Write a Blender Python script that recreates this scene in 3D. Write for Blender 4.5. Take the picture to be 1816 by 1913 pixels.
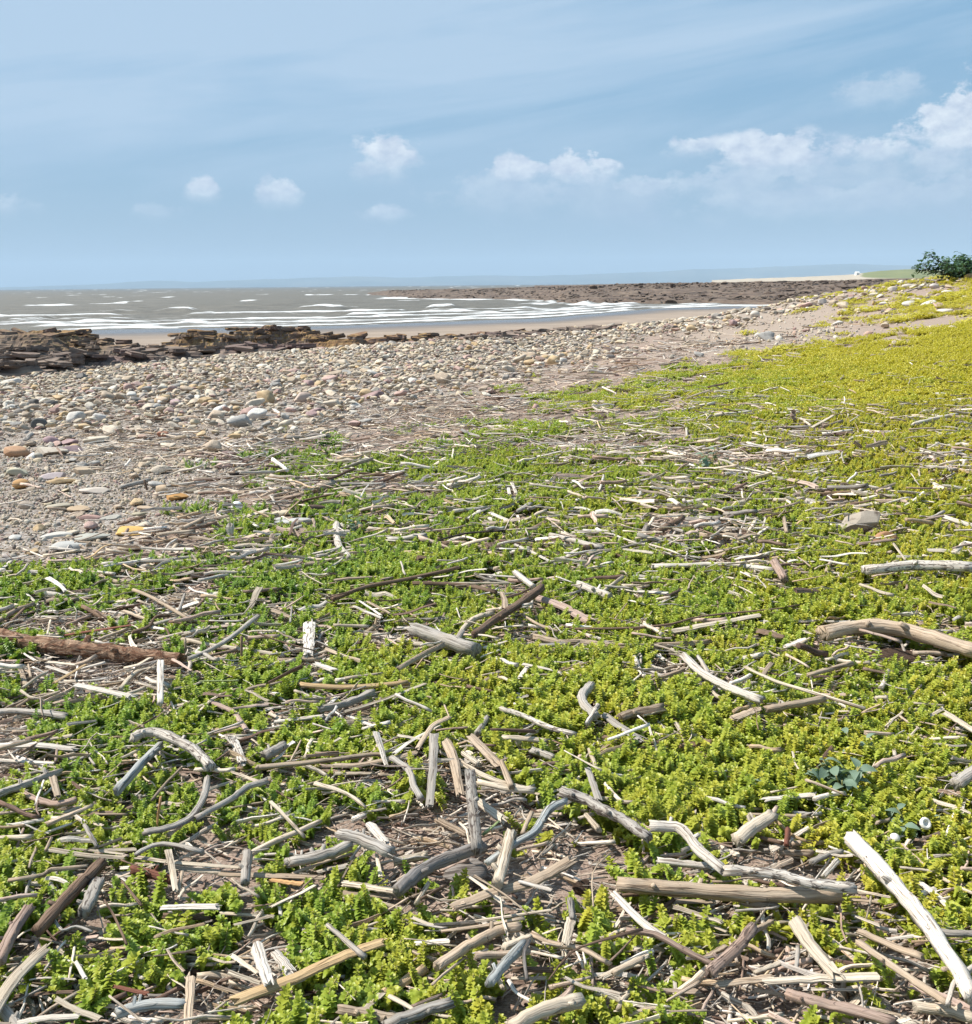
import bpy, math, random
import numpy as np
from mathutils import Matrix, Vector, Euler
random.seed(7); np.random.seed(7)
rng = np.random.default_rng(11)
for o in list(bpy.data.objects): bpy.data.objects.remove(o)
S = bpy.context.scene
COL = S.collection
R = math.radians
# ------------------------------------------------------------------ camera
PW, PH, F = 1816.0, 1913.0, 1750.0            # size and focal length of the photograph in its own pixels
EYE = 0.80
cam = bpy.data.objects.new('camera', bpy.data.cameras.new('camera'))
COL.objects.link(cam); S.camera = cam
cam.data.sensor_fit = 'HORIZONTAL'; cam.data.sensor_width = 36.0; cam.data.lens = 36.0 * F / PW
cam.data.clip_start = 0.02; cam.data.clip_end = 60000
ROT = Matrix.Rotation(R(90 - 13.65), 3, 'X') @ Matrix.Rotation(R(-0.56), 3, 'Z')
cam.matrix_world = Matrix.Translation((0, 0, EYE)) @ ROT.to_4x4()
RM = np.array(ROT)
# ------------------------------------------------------------------ light and exposure
SUN_AZ, SUN_EL = -76.0, 52.0                   # degrees left of the view axis, degrees up
sun = bpy.data.objects.new('sun', bpy.data.lights.new('sun', 'SUN')); COL.objects.link(sun)
sun.data.energy = 5.0; sun.data.angle = R(0.53); sun.data.color = (1.0, 0.95, 0.87)
sd = Vector((math.sin(R(SUN_AZ)) * math.cos(R(SUN_EL)), math.cos(R(SUN_AZ)) * math.cos(R(SUN_EL)), math.sin(R(SUN_EL))))
sun.rotation_euler = (-sd).to_track_quat('-Z', 'Y').to_euler()
S.view_settings.view_transform = 'Standard'; S.view_settings.look = 'None'
S.view_settings.exposure = 0.62; S.view_settings.gamma = 1.0; S.view_settings.use_curve_mapping = False
S.cycles.max_bounces = 6; S.cycles.diffuse_bounces = 3; S.cycles.glossy_bounces = 2
S.cycles.transmission_bounces = 4; S.cycles.transparent_max_bounces = 6; S.cycles.volume_bounces = 1
S.cycles.use_denoising = True
S.render.use_persistent_data = False

# ------------------------------------------------------------------ pixel <-> place
def ray(px, py):
    px = np.atleast_1d(np.asarray(px, float)); py = np.atleast_1d(np.asarray(py, float))
    v = np.stack([(px - PW / 2) / F, -(py - PH / 2) / F, -np.ones_like(px)], 1)
    d = v @ RM.T
    return d / np.linalg.norm(d, axis=1)[:, None]
def project(p):
    q = (np.asarray(p, float) - np.array([0, 0, EYE])) @ RM
    z = np.maximum(-q[:, 2], 1e-4)
    return PW / 2 + F * q[:, 0] / z, PH / 2 - F * q[:, 1] / z, z

# ------------------------------------------------------------------ numpy noise
def _h(ix, iy, s):
    n = (ix.astype(np.int64) * 374761393 + iy.astype(np.int64) * 668265263 + s * 982451653) & 0x7fffffff
    n = ((n ^ (n >> 13)) * 1274126177) & 0x7fffffff
    return ((n ^ (n >> 16)) & 0xffff) / 65535.0
def vnoise(x, y, s=0):
    x = np.asarray(x, float); y = np.asarray(y, float)
    ix = np.floor(x); iy = np.floor(y); fx = x - ix; fy = y - iy
    fx = fx * fx * (3 - 2 * fx); fy = fy * fy * (3 - 2 * fy)
    a = _h(ix, iy, s); b = _h(ix + 1, iy, s); c = _h(ix, iy + 1, s); d = _h(ix + 1, iy + 1, s)
    return (a * (1 - fx) + b * fx) * (1 - fy) + (c * (1 - fx) + d * fx) * fy
def fbm(x, y, o=4, s=0):
    t = 0; a = 1; w = 0
    for i in range(o):
        t = t + a * vnoise(x * 2 ** i + i * 17.3, y * 2 ** i + i * 9.1, s + i); w += a; a *= 0.5
    return t / w
def sstep(a, b, x):
    t = np.clip((x - a) / (b - a), 0, 1); return t * t * (3 - 2 * t)

# ------------------------------------------------------------------ the lie of the land
SEA = -2.40
CP = np.array([(-.8,.8,0),(0,.8,0),(.8,.8,.02),(-3,.5,0),(3,.5,.15),(0,-4,0),(-8,-4,-.2),(8,-4,.6),(0,3,0),(-2,3.5,-.03),(2,3.5,.10),(0,6,-.05),(-3,6,-.12),(4,7,.30),
 (-5,10,-.34),(-9,17,-.75),(-14,25,-1.15),(-24,25,-1.3),(0,11,-.16),(0,17,-.33),(0,24,-.52),(4.2,25,-.33),(5,15,.02),(9.3,30,-.02),(11.9,30,.47),(15.6,30,1.0),
 (10.4,20,.93),(7,13.5,.62),(5.2,10,.42),(14,20,1.1),(-10,33,-1.9),(-20,36,-2.05),(-32,36,-2.1),(0,32,-1.35),(5,35,-1.5),(0,44,-2.0),(-20,46,-2.2),(12,42,-1.1),(14,50,-1.7),
 (20,42,.7),(26,48,1.0),(20,30,1.2),(30,30,1.4),(-12,10,-.5),(-20,15,-.9),(12,8,1.0),(20,15,1.3)], float)
def _tk(r): return np.where(r > 1e-9, r * r * np.log(r + 1e-12), 0)
_P = CP[:, :2] / 10.0
_K = _tk(np.linalg.norm(_P[:, None] - _P[None], axis=2)) + np.eye(len(_P)) * 1e-3
_A = np.zeros((len(_P) + 3,) * 2); _A[:-3, :-3] = _K; _A[:-3, -3] = 1; _A[:-3, -2:] = _P; _A[-3, :-3] = 1; _A[-2:, :-3] = _P.T
_W = np.linalg.solve(_A, np.concatenate([CP[:, 2], [0, 0, 0]]))
def shore_y(x): return np.interp(x, [-200, -60, -14, 5, 21, 40, 80, 200], [64, 70, 79, 92, 122, 132, 150, 200])
def base2(x, y):
    s = y - shore_y(x)
    z = np.clip(SEA - 0.011 * s, -7, -1.6)
    z = z + 5.0 * sstep(0, 30, x - 0.66 * np.maximum(y, 0) - 4)
    return z
_gx = np.arange(-34, 32.26, .25); _gy = np.arange(-6, 50.26, .25)
_GZ = None
def H0(x, y):
    global _GZ
    if _GZ is None:
        gx, gy = np.meshgrid(_gx, _gy); X = gx.ravel(); Y = gy.ravel(); z = np.empty(len(X))
        for i in range(0, len(X), 20000):
            q = np.stack([X[i:i + 20000], Y[i:i + 20000]], 1) / 10.0
            z[i:i + 20000] = _tk(np.linalg.norm(q[:, None] - _P[None], axis=2)) @ _W[:-3] + _W[-3] + q @ _W[-2:]
        _GZ = z.reshape(gx.shape)
    fx = (np.clip(x, -34, 31.9) + 34) / .25; fy = (np.clip(y, -6, 49.9) + 6) / .25
    i = np.floor(fy).astype(int); j = np.floor(fx).astype(int); fx = fx - j; fy = fy - i
    z = (_GZ[i, j] * (1 - fx) + _GZ[i, j + 1] * fx) * (1 - fy) + (_GZ[i + 1, j] * (1 - fx) + _GZ[i + 1, j + 1] * fx) * fy
    t = sstep(34, 47, y)
    return z * (1 - t) + base2(x, y) * t
def H(x, y):
    x = np.asarray(x, float); y = np.asarray(y, float)
    z = H0(x, y); n = 1 - sstep(32, 48, y)
    z = z + n * (0.022 * (fbm(x * 3, y * 3, 3, 5) - .5) + 0.10 * (fbm(x * .45, y * .45, 3, 9) - .5) * sstep(4, 12, y)) 
    z = z + (1 - n) * 0.05 * (fbm(x * .15, y * .3, 3, 3) - .5)
    return z
def ground(px, py, lift=0.0):
    """where the sight line through a pixel of the photograph meets the land, LIFT metres above it"""
    d = ray(px, py); n = len(d); lift = np.broadcast_to(lift, (n,))
    ts = np.concatenate([np.linspace(0.5, 12, 260), np.geomspace(12.1, 400, 400)])
    out = np.zeros((n, 3))
    for i in range(n):
        P = d[i][None] * ts[:, None] + np.array([0, 0, EYE])
        f = P[:, 2] - (H(P[:, 0], P[:, 1]) + lift[i])
        k = np.argmax(f < 0)
        if f[k] >= 0: k = len(ts) - 1
        k = max(k, 1)
        a, b = ts[k - 1], ts[k]; fa, fb = f[k - 1], f[k]
        t = a + (b - a) * fa / (fa - fb) if fa != fb else b
        out[i] = d[i] * t + np.array([0, 0, EYE])
    return out

# ------------------------------------------------------------------ node helpers
def newmat(name):
    m = bpy.data.materials.new(name); m.use_nodes = True
    nt = m.node_tree; nt.nodes.clear()
    return m, nt
class N:
    """a small wrapper for writing node graphs"""
    def __init__(s, nt): s.nt = nt
    def new(s, t, **k):
        n = s.nt.nodes.new(t)
        for a, b in k.items(): setattr(n, a, b)
        return n
    def put(s, sock, v):
        if isinstance(v, bpy.types.NodeSocket): s.nt.links.new(v, sock)
        elif v is not None:
            if isinstance(v, (tuple, list)) and len(v) == 3 and sock.type == 'RGBA': v = (*v, 1)
            sock.default_value = v
    def math(s, op, a, b=None, c=None, clamp=False):
        n = s.new('ShaderNodeMath', operation=op, use_clamp=clamp)
        s.put(n.inputs[0], a)
        if b is not None: s.put(n.inputs[1], b)
        if c is not None: s.put(n.inputs[2], c)
        return n.outputs[0]
    def vmath(s, op, a, b=None):
        n = s.new('ShaderNodeVectorMath', operation=op); s.put(n.inputs[0], a)
        if b is not None: s.put(n.inputs[1], b)
        return n.outputs[0]
    def noise(s, vec, scale=5, detail=4, rough=.5, dist=0, dim='3D', w=None):
        n = s.new('ShaderNodeTexNoise', noise_dimensions=dim); s.put(n.inputs['Vector'], vec)
        n.inputs['Scale'].default_value = scale; n.inputs['Detail'].default_value = detail
        n.inputs['Roughness'].default_value = rough; n.inputs['Distortion'].default_value = dist
        if w is not None: s.put(n.inputs['W'], w)
        return n.outputs['Fac']
    def voro(s, vec, scale=5, feature='F1', out='Distance'):
        n = s.new('ShaderNodeTexVoronoi', feature=feature); s.put(n.inputs['Vector'], vec); n.inputs['Scale'].default_value = scale
        return n.outputs[out]
    def ramp(s, fac, stops, interp='LINEAR'):
        n = s.new('ShaderNodeValToRGB'); n.color_ramp.interpolation = interp
        e = n.color_ramp.elements
        while len(e) < len(stops): e.new(0.5)
        for i, (p, c) in enumerate(stops):
            e[i].position = p
            e[i].color = (*c, 1) if isinstance(c, (tuple, list)) else (c, c, c, 1)
        s.put(n.inputs[0], fac); return n.outputs[0]
    def mix(s, f, a, b, bt='MIX'):
        n = s.new('ShaderNodeMix', data_type='RGBA', blend_type=bt)
        s.put(n.inputs[0], f); s.put(n.inputs[6], a); s.put(n.inputs[7], b)
        return n.outputs[2]
    def mapr(s, v, a, b, c=0, d=1, clamp=True):
        n = s.new('ShaderNodeMapRange', clamp=clamp); s.put(n.inputs[0], v)
        for i, q in enumerate((a, b, c, d)): s.put(n.inputs[1 + i], q)
        return n.outputs[0]
    def scale(s, vec, xyz):
        n = s.new('ShaderNodeMapping'); s.put(n.inputs[0], vec); n.inputs['Scale'].default_value = xyz; return n.outputs[0]
    def bsdf(s, col, rough=.8, bump=None, bstr=.3, bdist=.01, spec=.3, **k):
        b = s.new('ShaderNodeBsdfPrincipled'); s.put(b.inputs['Base Color'], col); s.put(b.inputs['Roughness'], rough)
        b.inputs['Specular IOR Level'].default_value = spec
        for a, v in k.items(): s.put(b.inputs[a.replace('_', ' ')], v)
        if bump is not None:
            n = s.new('ShaderNodeBump'); n.inputs['Strength'].default_value = bstr; n.inputs['Distance'].default_value = bdist
            s.put(n.inputs['Height'], bump); s.nt.links.new(n.outputs[0], b.inputs['Normal'])
        return b.outputs[0]
    def out(s, sh, kind='Surface', node='ShaderNodeOutputMaterial'):
        o = s.new(node); s.nt.links.new(sh, o.inputs[kind])

# ------------------------------------------------------------------ the world: sky and clouds by direction
W = bpy.data.worlds.new('World'); S.world = W; W.use_nodes = True
W.node_tree.nodes.clear(); n = N(W.node_tree)
sky = n.new('ShaderNodeTexSky', sky_type='NISHITA')
sky.sun_disc = False; sky.sun_elevation = R(SUN_EL); sky.sun_rotation = R(SUN_AZ); sky.altitude = 0
sky.air_density = 1.0; sky.dust_density = 0.6; sky.ozone_density = 2.5
tc = n.new('ShaderNodeTexCoord'); sep = n.new('ShaderNodeSeparateXYZ'); n.put(sep.inputs[0], tc.outputs['Generated'])
X_, Y_, Z_ = sep.outputs
az = n.math('ARCTAN2', X_, Y_); el = n.math('ARCSINE', Z_)
SKYK = 15.2        # the world's strength is 1/SKYK, so colours below read as seen
comb = n.new('ShaderNodeCombineXYZ'); n.put(comb.inputs[0], az); n.put(comb.inputs[1], n.math('MULTIPLY', el, 1.6))
ae = comb.outputs[0]
fine = n.noise(ae, 30, 8, .66); coarse = n.noise(ae, 7, 4, .5)
# wind-drawn high cirrus
cir_v = n.new('ShaderNodeCombineXYZ')
n.put(cir_v.inputs[0], n.math('MULTIPLY', az, 1.1)); n.put(cir_v.inputs[1], n.math('ADD', n.math('MULTIPLY', el, 9.0), n.math('MULTIPLY', az, -1.2)))
cir = n.noise(cir_v.outputs[0], 1.6, 7, .55, .35)
cir_m = n.math('MULTIPLY', n.mapr(el, .05, .24), n.mapr(az, .75, -.45, .05, 1))
cirA = n.math('MULTIPLY', n.mapr(n.math('ADD', cir, n.math('MULTIPLY', cir_m, .34)), .50, .74), n.mapr(el, .06, .14), clamp=True)
def pxdir(px, py):
    d = ray(px, py)[0]; return math.atan2(d[0], d[1]), math.asin(d[2])
blobs = [(722,300,52,34,.85),(692,318,34,22,.5),(385,358,27,18,.75),(525,364,36,24,.72),(728,402,40,15,.5),(965,326,50,28,.85),(1095,318,54,30,1.25),(1205,356,46,22,.5),
 (1300,278,48,20,.75),(1430,300,84,34,1.0),(1385,350,110,40,.40),(1650,286,70,24,.75),(1800,262,90,52,1.05),(1745,300,60,34,.6),(1570,340,120,30,.28),(940,372,110,36,.30),(1120,385,150,34,.22),
 (1740,368,150,28,.35),(1655,178,70,26,.35),(1500,385,200,30,.35),(290,398,40,14,.25),(1900,230,110,70,1.0),(2050,300,160,60,.8),(-150,380,120,30,.5),(-500,340,180,50,.7),(2500,330,250,70,.7)]
warp = n.math('ADD', n.math('MULTIPLY', n.math('SUBTRACT', fine, .5), 2.6), n.math('MULTIPLY', n.math('SUBTRACT', n.voro(n.vmath('ADD', ae, n.scale(ae, (.0, .0, 1))), 34, 'SMOOTH_F1'), .45), -.9))
warp2 = n.math('MULTIPLY', n.math('SUBTRACT', coarse, .5), 1.0)
cum = None
for (bx, by, rx, ry, st) in blobs:
    a0, e0 = pxdir(bx, by); ra, re = rx / F, ry / F
    dx = n.math('DIVIDE', n.math('SUBTRACT', az, a0), ra * 1.25); dy = n.math('DIVIDE', n.math('SUBTRACT', el, e0), re * 1.25)
    q = n.math('SQRT', n.math('ADD', n.math('MULTIPLY', dx, dx), n.math('MULTIPLY', dy, dy)))
    v = n.math('MULTIPLY', n.math('SUBTRACT', 1.0, q), 1.0)
    # sharp towards the top, dissolving below
    edge = n.math('ADD', n.math('ADD', v, warp), warp2)
    v2 = n.math('MULTIPLY', n.mapr(edge, -.05, n.mapr(dy, .3, -.8, .30, 1.5)), n.math('MULTIPLY', n.mapr(dy, -1.1, .5, .25, 1), st))
    v2 = n.math('MULTIPLY', v2, n.mapr(q, 1.5, .9))
    cum = v2 if cum is None else n.math('MAXIMUM', cum, v2)
# the same weather all round, outside the picture
band = n.math('MULTIPLY', n.mapr(n.math('ABSOLUTE', az), .75, .95), n.math('MULTIPLY', n.mapr(el, .05, .12), n.mapr(el, .45, .25)))
cum = n.math('MAXIMUM', cum, n.math('MULTIPLY', band, n.mapr(n.math('ADD', coarse, n.math('MULTIPLY', warp, .25)), .52, .7)))
veil = n.mapr(el, .26, .0, 0, 1)
base = n.mix(n.math('MULTIPLY', n.math('POWER', veil, 1.3), .80), n.mix(.62, sky.outputs[0], (2.35, 5.0, 7.6)), (2.7, 3.95, 5.35))
c1 = n.mix(n.math('MULTIPLY', cirA, .80, clamp=True), base, (5.0, 6.5, 8.2))
shade = n.mapr(n.noise(ae, 48, 5, .6), .35, .65)
ccol = n.mix(shade, (5.4, 6.3, 7.8), (8.2, 8.9, 9.6))
c2 = n.mix(n.math('MULTIPLY', cum, 1.25, clamp=True), c1, ccol)
low = n.math('MULTIPLY', n.mapr(n.math('ADD', coarse, warp2), .2, .9), n.math('MULTIPLY', n.mapr(el, .02, .06), n.math('MULTIPLY', n.mapr(el, .16, .09), n.mapr(az, -.2, .4, .25, 1))))
c2 = n.mix(n.math('MULTIPLY', low, .5), c2, (4.0, 4.9, 6.8))
bg = n.new('ShaderNodeBackground'); n.put(bg.inputs[0], c2); bg.inputs[1].default_value = 1.0 / SKYK
n.out(bg.outputs[0], node='ShaderNodeOutputWorld')

# ------------------------------------------------------------------ mesh helpers
def mesh(name, V, Fc, uv=None, smooth=True, mats=None, attrs=None):
    me = bpy.data.meshes.new(name)
    V = np.asarray(V, np.float32); nv = len(V)
    me.vertices.add(nv); me.vertices.foreach_set('co', V.ravel())
    if isinstance(Fc, np.ndarray):
        k = Fc.shape[1]; me.loops.add(Fc.size); me.loops.foreach_set('vertex_index', Fc.ravel().astype(np.int32))
        me.polygons.add(len(Fc)); me.polygons.foreach_set('loop_start', np.arange(0, Fc.size, k, dtype=np.int32))
        li = Fc.ravel()
    else:
        ls = np.array([len(f) for f in Fc]); li = np.concatenate([np.asarray(f) for f in Fc])
        me.loops.add(len(li)); me.loops.foreach_set('vertex_index', li.astype(np.int32))
        me.polygons.add(len(Fc)); me.polygons.foreach_set('loop_start', np.concatenate([[0], np.cumsum(ls)[:-1]]).astype(np.int32))
    if uv is not None:
        l = me.uv_layers.new(name='UVMap'); l.data.foreach_set('uv', np.asarray(uv, np.float32)[li].ravel())
    for k, v in (attrs or {}).items():
        a = me.attributes.new(k, 'FLOAT', 'POINT'); a.data.foreach_set('value', np.asarray(v, np.float32).ravel())
    me.update(calc_edges=True)
    me.polygons.foreach_set('use_smooth', np.full(len(me.polygons), smooth))
    for m in (mats or []): me.materials.append(m)
    me.validate()
    return me
def link(name, me, parent=None, loc=None, rot=None, scale=None, label=None, cat=None, group=None, kind=None, color=None):
    o = bpy.data.objects.new(name, me); COL.objects.link(o)
    if loc is not None: o.location = loc
    if rot is not None: o.rotation_euler = rot
    if scale is not None: o.scale = scale if hasattr(scale, '__len__') else (scale,) * 3
    if parent is not None: o.parent = parent
    if label: o['label'] = label
    if cat: o['category'] = cat
    if group: o['group'] = group
    if kind: o['kind'] = kind
    if color: o.color = (*color, 1)
    return o
def grid_faces(nr, nc, wrap=False):
    i = np.arange(nr - 1)[:, None]; m = nc if wrap else nc - 1; j = np.arange(m)[None]
    a = i * nc + j; b = i * nc + (j + 1) % nc; c = (i + 1) * nc + (j + 1) % nc; d = (i + 1) * nc + j
    return np.stack([a, b, c, d], -1).reshape(-1, 4)
# ------------------------------------------------------------------ what grows and lies where, read off the photograph and carried to the ground
GX = [0, 150, 300, 450, 600, 750, 900, 1050, 1200, 1350, 1500, 1650, 1816]
GT = """500 0 0 0 0 0 0 0 0 0 0 .0 .3 .6
560 0 0 0 0 0 0 0 0 0 0 .2 .4 .6
580 0 0 0 0 0 0 0 0 0 0 .35 .25 .7
600 0 0 0 0 0 0 0 0 0 0 .1 .2 .8
640 0 0 0 0 0 0 0 0 0 .0 .1 .5 .9
670 0 0 0 0 0 0 0 0 0 .5 .8 .9 .95
720 0 0 0 0 0 0 0 .1 .3 .85 .95 .8 .9
760 0 0 0 0 0 0 .1 .6 .55 .8 .85 .8 .85
800 0 0 0 0 0 .1 .3 .5 .55 .6 .65 .75 .9
850 0 0 0 .05 .35 .4 .65 .65 .6 .6 .65 .75 .9
900 0 0 0 .15 .5 .55 .85 .85 .75 .6 .7 .9 .9
950 0 0 0 .1 .6 .75 .85 .85 .75 .6 .7 .8 .85
1000 0 0 .15 .65 .85 .85 .6 .8 .7 .65 .75 .5 .7
1050 .15 .1 .4 .6 .9 .8 .6 .75 .8 .6 .85 .75 .6
1100 .7 .7 .5 .65 .9 .85 .65 .55 .7 .85 .9 .95 .95
1150 .5 .65 .4 .5 .6 .85 .65 .6 .6 .85 .85 .85 .85
1200 .6 .3 .5 .5 .55 .6 .7 .85 .85 .85 .75 .6 .6
1250 .6 .1 .45 .7 .75 .85 .95 .9 .85 .75 .75 .75 .8
1300 .5 .2 .7 .75 .65 .8 .95 .8 .7 .55 .5 .7 .6
1350 .7 .9 .9 .75 .65 .65 .85 .65 .65 .65 .85 .8 .6
1400 .2 .85 .85 .6 .75 .4 .5 .6 .7 .95 .95 .85 .8
1450 .2 .75 .7 .75 .85 .6 .4 .6 .85 .95 .95 .85 .9
1500 .85 .95 .75 .85 .85 .75 .4 .5 .75 .9 .75 .9 .95
1550 .95 .85 .75 .85 .75 .4 .5 .75 .85 .5 .4 .75 .9
1600 .95 .3 .4 .55 .55 .3 .5 .75 .65 .4 .4 .45 .9
1650 .75 .5 .3 .65 .5 .2 .2 .65 .4 .4 .45 .4 .75
1700 .5 .85 .65 .75 .75 .5 .5 .4 .65 .65 .65 .4 .65
1750 .5 .85 .85 .75 .75 .75 .65 .4 .65 .4 .65 .5 .65
1800 .6 .75 .75 .3 .85 .85 .65 .5 .65 .4 .4 .4 .65
1850 .75 .85 .75 .5 .75 .95 .75 .85 .75 .5 .3 .5 .4
1913 .45 .85 .65 .75 .75 .95 .85 .95 .65 .5 .4 .45 .45"""
_g = np.array([[float(v) for v in r.split()] for r in GT.split('\n')]); GY = _g[:, 0]; GV = _g[:, 1:]
def bil(px, py):
    i = np.clip(np.searchsorted(GY, py) - 1, 0, len(GY) - 2); j = np.clip(np.searchsorted(GX, px) - 1, 0, 11)
    gx = np.array(GX)
    fy = np.clip((py - GY[i]) / (GY[i + 1] - GY[i]), 0, 1); fx = np.clip((px - gx[j]) / (gx[j + 1] - gx[j]), 0, 1)
    return (GV[i, j] * (1 - fx) + GV[i, j + 1] * fx) * (1 - fy) + (GV[i + 1, j] * (1 - fx) + GV[i + 1, j + 1] * fx) * fy
def zones(x, y):
    """green cover, cobble cover, gravel cover, sticks cover (0..1) at places on the ground"""
    z = H(x, y); px, py, d = project(np.stack([x, y, z], -1))
    px = np.where(d < .2, PW / 2, px); py = np.where(d < .2, 1913, py); pyc = np.clip(py, 500, 1913)
    g = bil(np.clip(px, 0, 1816), pyc)
    edge = np.interp(pyc, [560, 600, 612, 640, 670, 700, 740, 780, 820, 850, 900, 960, 1000, 1040, 1075, 1100], [1500, 1380, 1330, 1130, 1060, 980, 860, 720, 600, 480, 430, 440, 300, 150, -40, -400])
    w = np.interp(pyc, [560, 700, 900, 1100], [60, 170, 60, 40])
    stone = 1 - sstep(-w, w, px - edge + (fbm(x * 1.3, y * 1.3, 3, 21) - .5) * w * 1.5)
    cob = stone * sstep(905, 845, pyc + (fbm(x * 2, y * 2, 2, 4) - .5) * 40)
    grav = stone * sstep(830, 880, pyc)
    bare = sstep(1230, 1330, px) * sstep(676, 655, pyc + (px - 1350) * .0) * sstep(540, 560, pyc)   # the sandy track on the bank
    bare = bare * (1 - sstep(1500, 1650, px) * .6)
    st = (1 - stone) * (1 - .55 * g) * (1 - .8 * sstep(1330, 1450, px) * sstep(700, 640, pyc))
    st = np.clip(st + .35 * sstep(850, 700, np.abs(px - 1000) * .9 + 0) * sstep(620, 660, pyc) * sstep(900, 820, pyc), 0, 1)
    return g, cob, grav, st, bare

# ------------------------------------------------------------------ materials
def obj_rand(n):
    i = n.new('ShaderNodeObjectInfo'); return i.outputs['Random'], i.outputs['Color']
def pos(n): return n.new('ShaderNodeNewGeometry').outputs['Position']
def attr(n, name, t='GEOMETRY'):
    a = n.new('ShaderNodeAttribute', attribute_name=name, attribute_type=t); return a.outputs['Fac']
M = {}
def m_ground():
    m, nt = newmat('beach_ground'); n = N(nt); P = pos(n)
    gr = n.voro(P, 95, 'F1', 'Color'); gs = n.new('ShaderNodeSeparateColor'); n.put(gs.inputs[0], gr)
    peb = n.ramp(gs.outputs[0], [(0, (.10, .075, .06)), (.25, (.24, .19, .15)), (.5, (.36, .29, .23)), (.75, (.30, .27, .25)), (1, (.52, .47, .41))])
    edge = n.voro(P, 95, 'DISTANCE_TO_EDGE'); peb = n.mix(n.mapr(edge, 0, .12, .45, 1), (.07, .055, .045), peb)
    fib = n.noise(n.scale(P, (70, 190, 60)), 1, 5, .75, 2.5)
    deb = n.ramp(fib, [(.3, (.09, .06, .045)), (.45, (.22, .155, .12)), (.58, (.40, .31, .25)), (.7, (.60, .50, .42))])
    big = n.noise(P, 1.2, 5, .6)
    near = n.mix(n.mapr(n.math('ADD', attr(n, 'stone'), n.math('MULTIPLY', n.math('SUBTRACT', big, .5), .5)), .3, .6), deb, peb)
    sand = n.ramp(n.noise(n.scale(P, (.25, 1.1, 1)), 1.0, 8, .6), [(.3, (.20, .155, .12)), (.55, (.30, .235, .18)), (.75, (.38, .31, .245))])
    sand = n.mix(n.mapr(attr(n, 'wet'), 0, 1), sand, (.105, .085, .07))
    track = n.mix(n.noise(P, 60, 4, .7), (.24, .185, .145), (.40, .33, .265))
    c = n.mix(n.math('MULTIPLY', attr(n, 'track'), .8), near, track)
    c = n.mix(attr(n, 'sand'), c, sand)
    rough = n.mapr(attr(n, 'wet'), 0, 1, .9, .22)
    h = n.math('ADD', n.math('MULTIPLY', edge, 2), fib)
    n.out(n.bsdf(c, rough, h, .5, .006, spec=.35)); return m
M['ground'] = m_ground()
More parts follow.
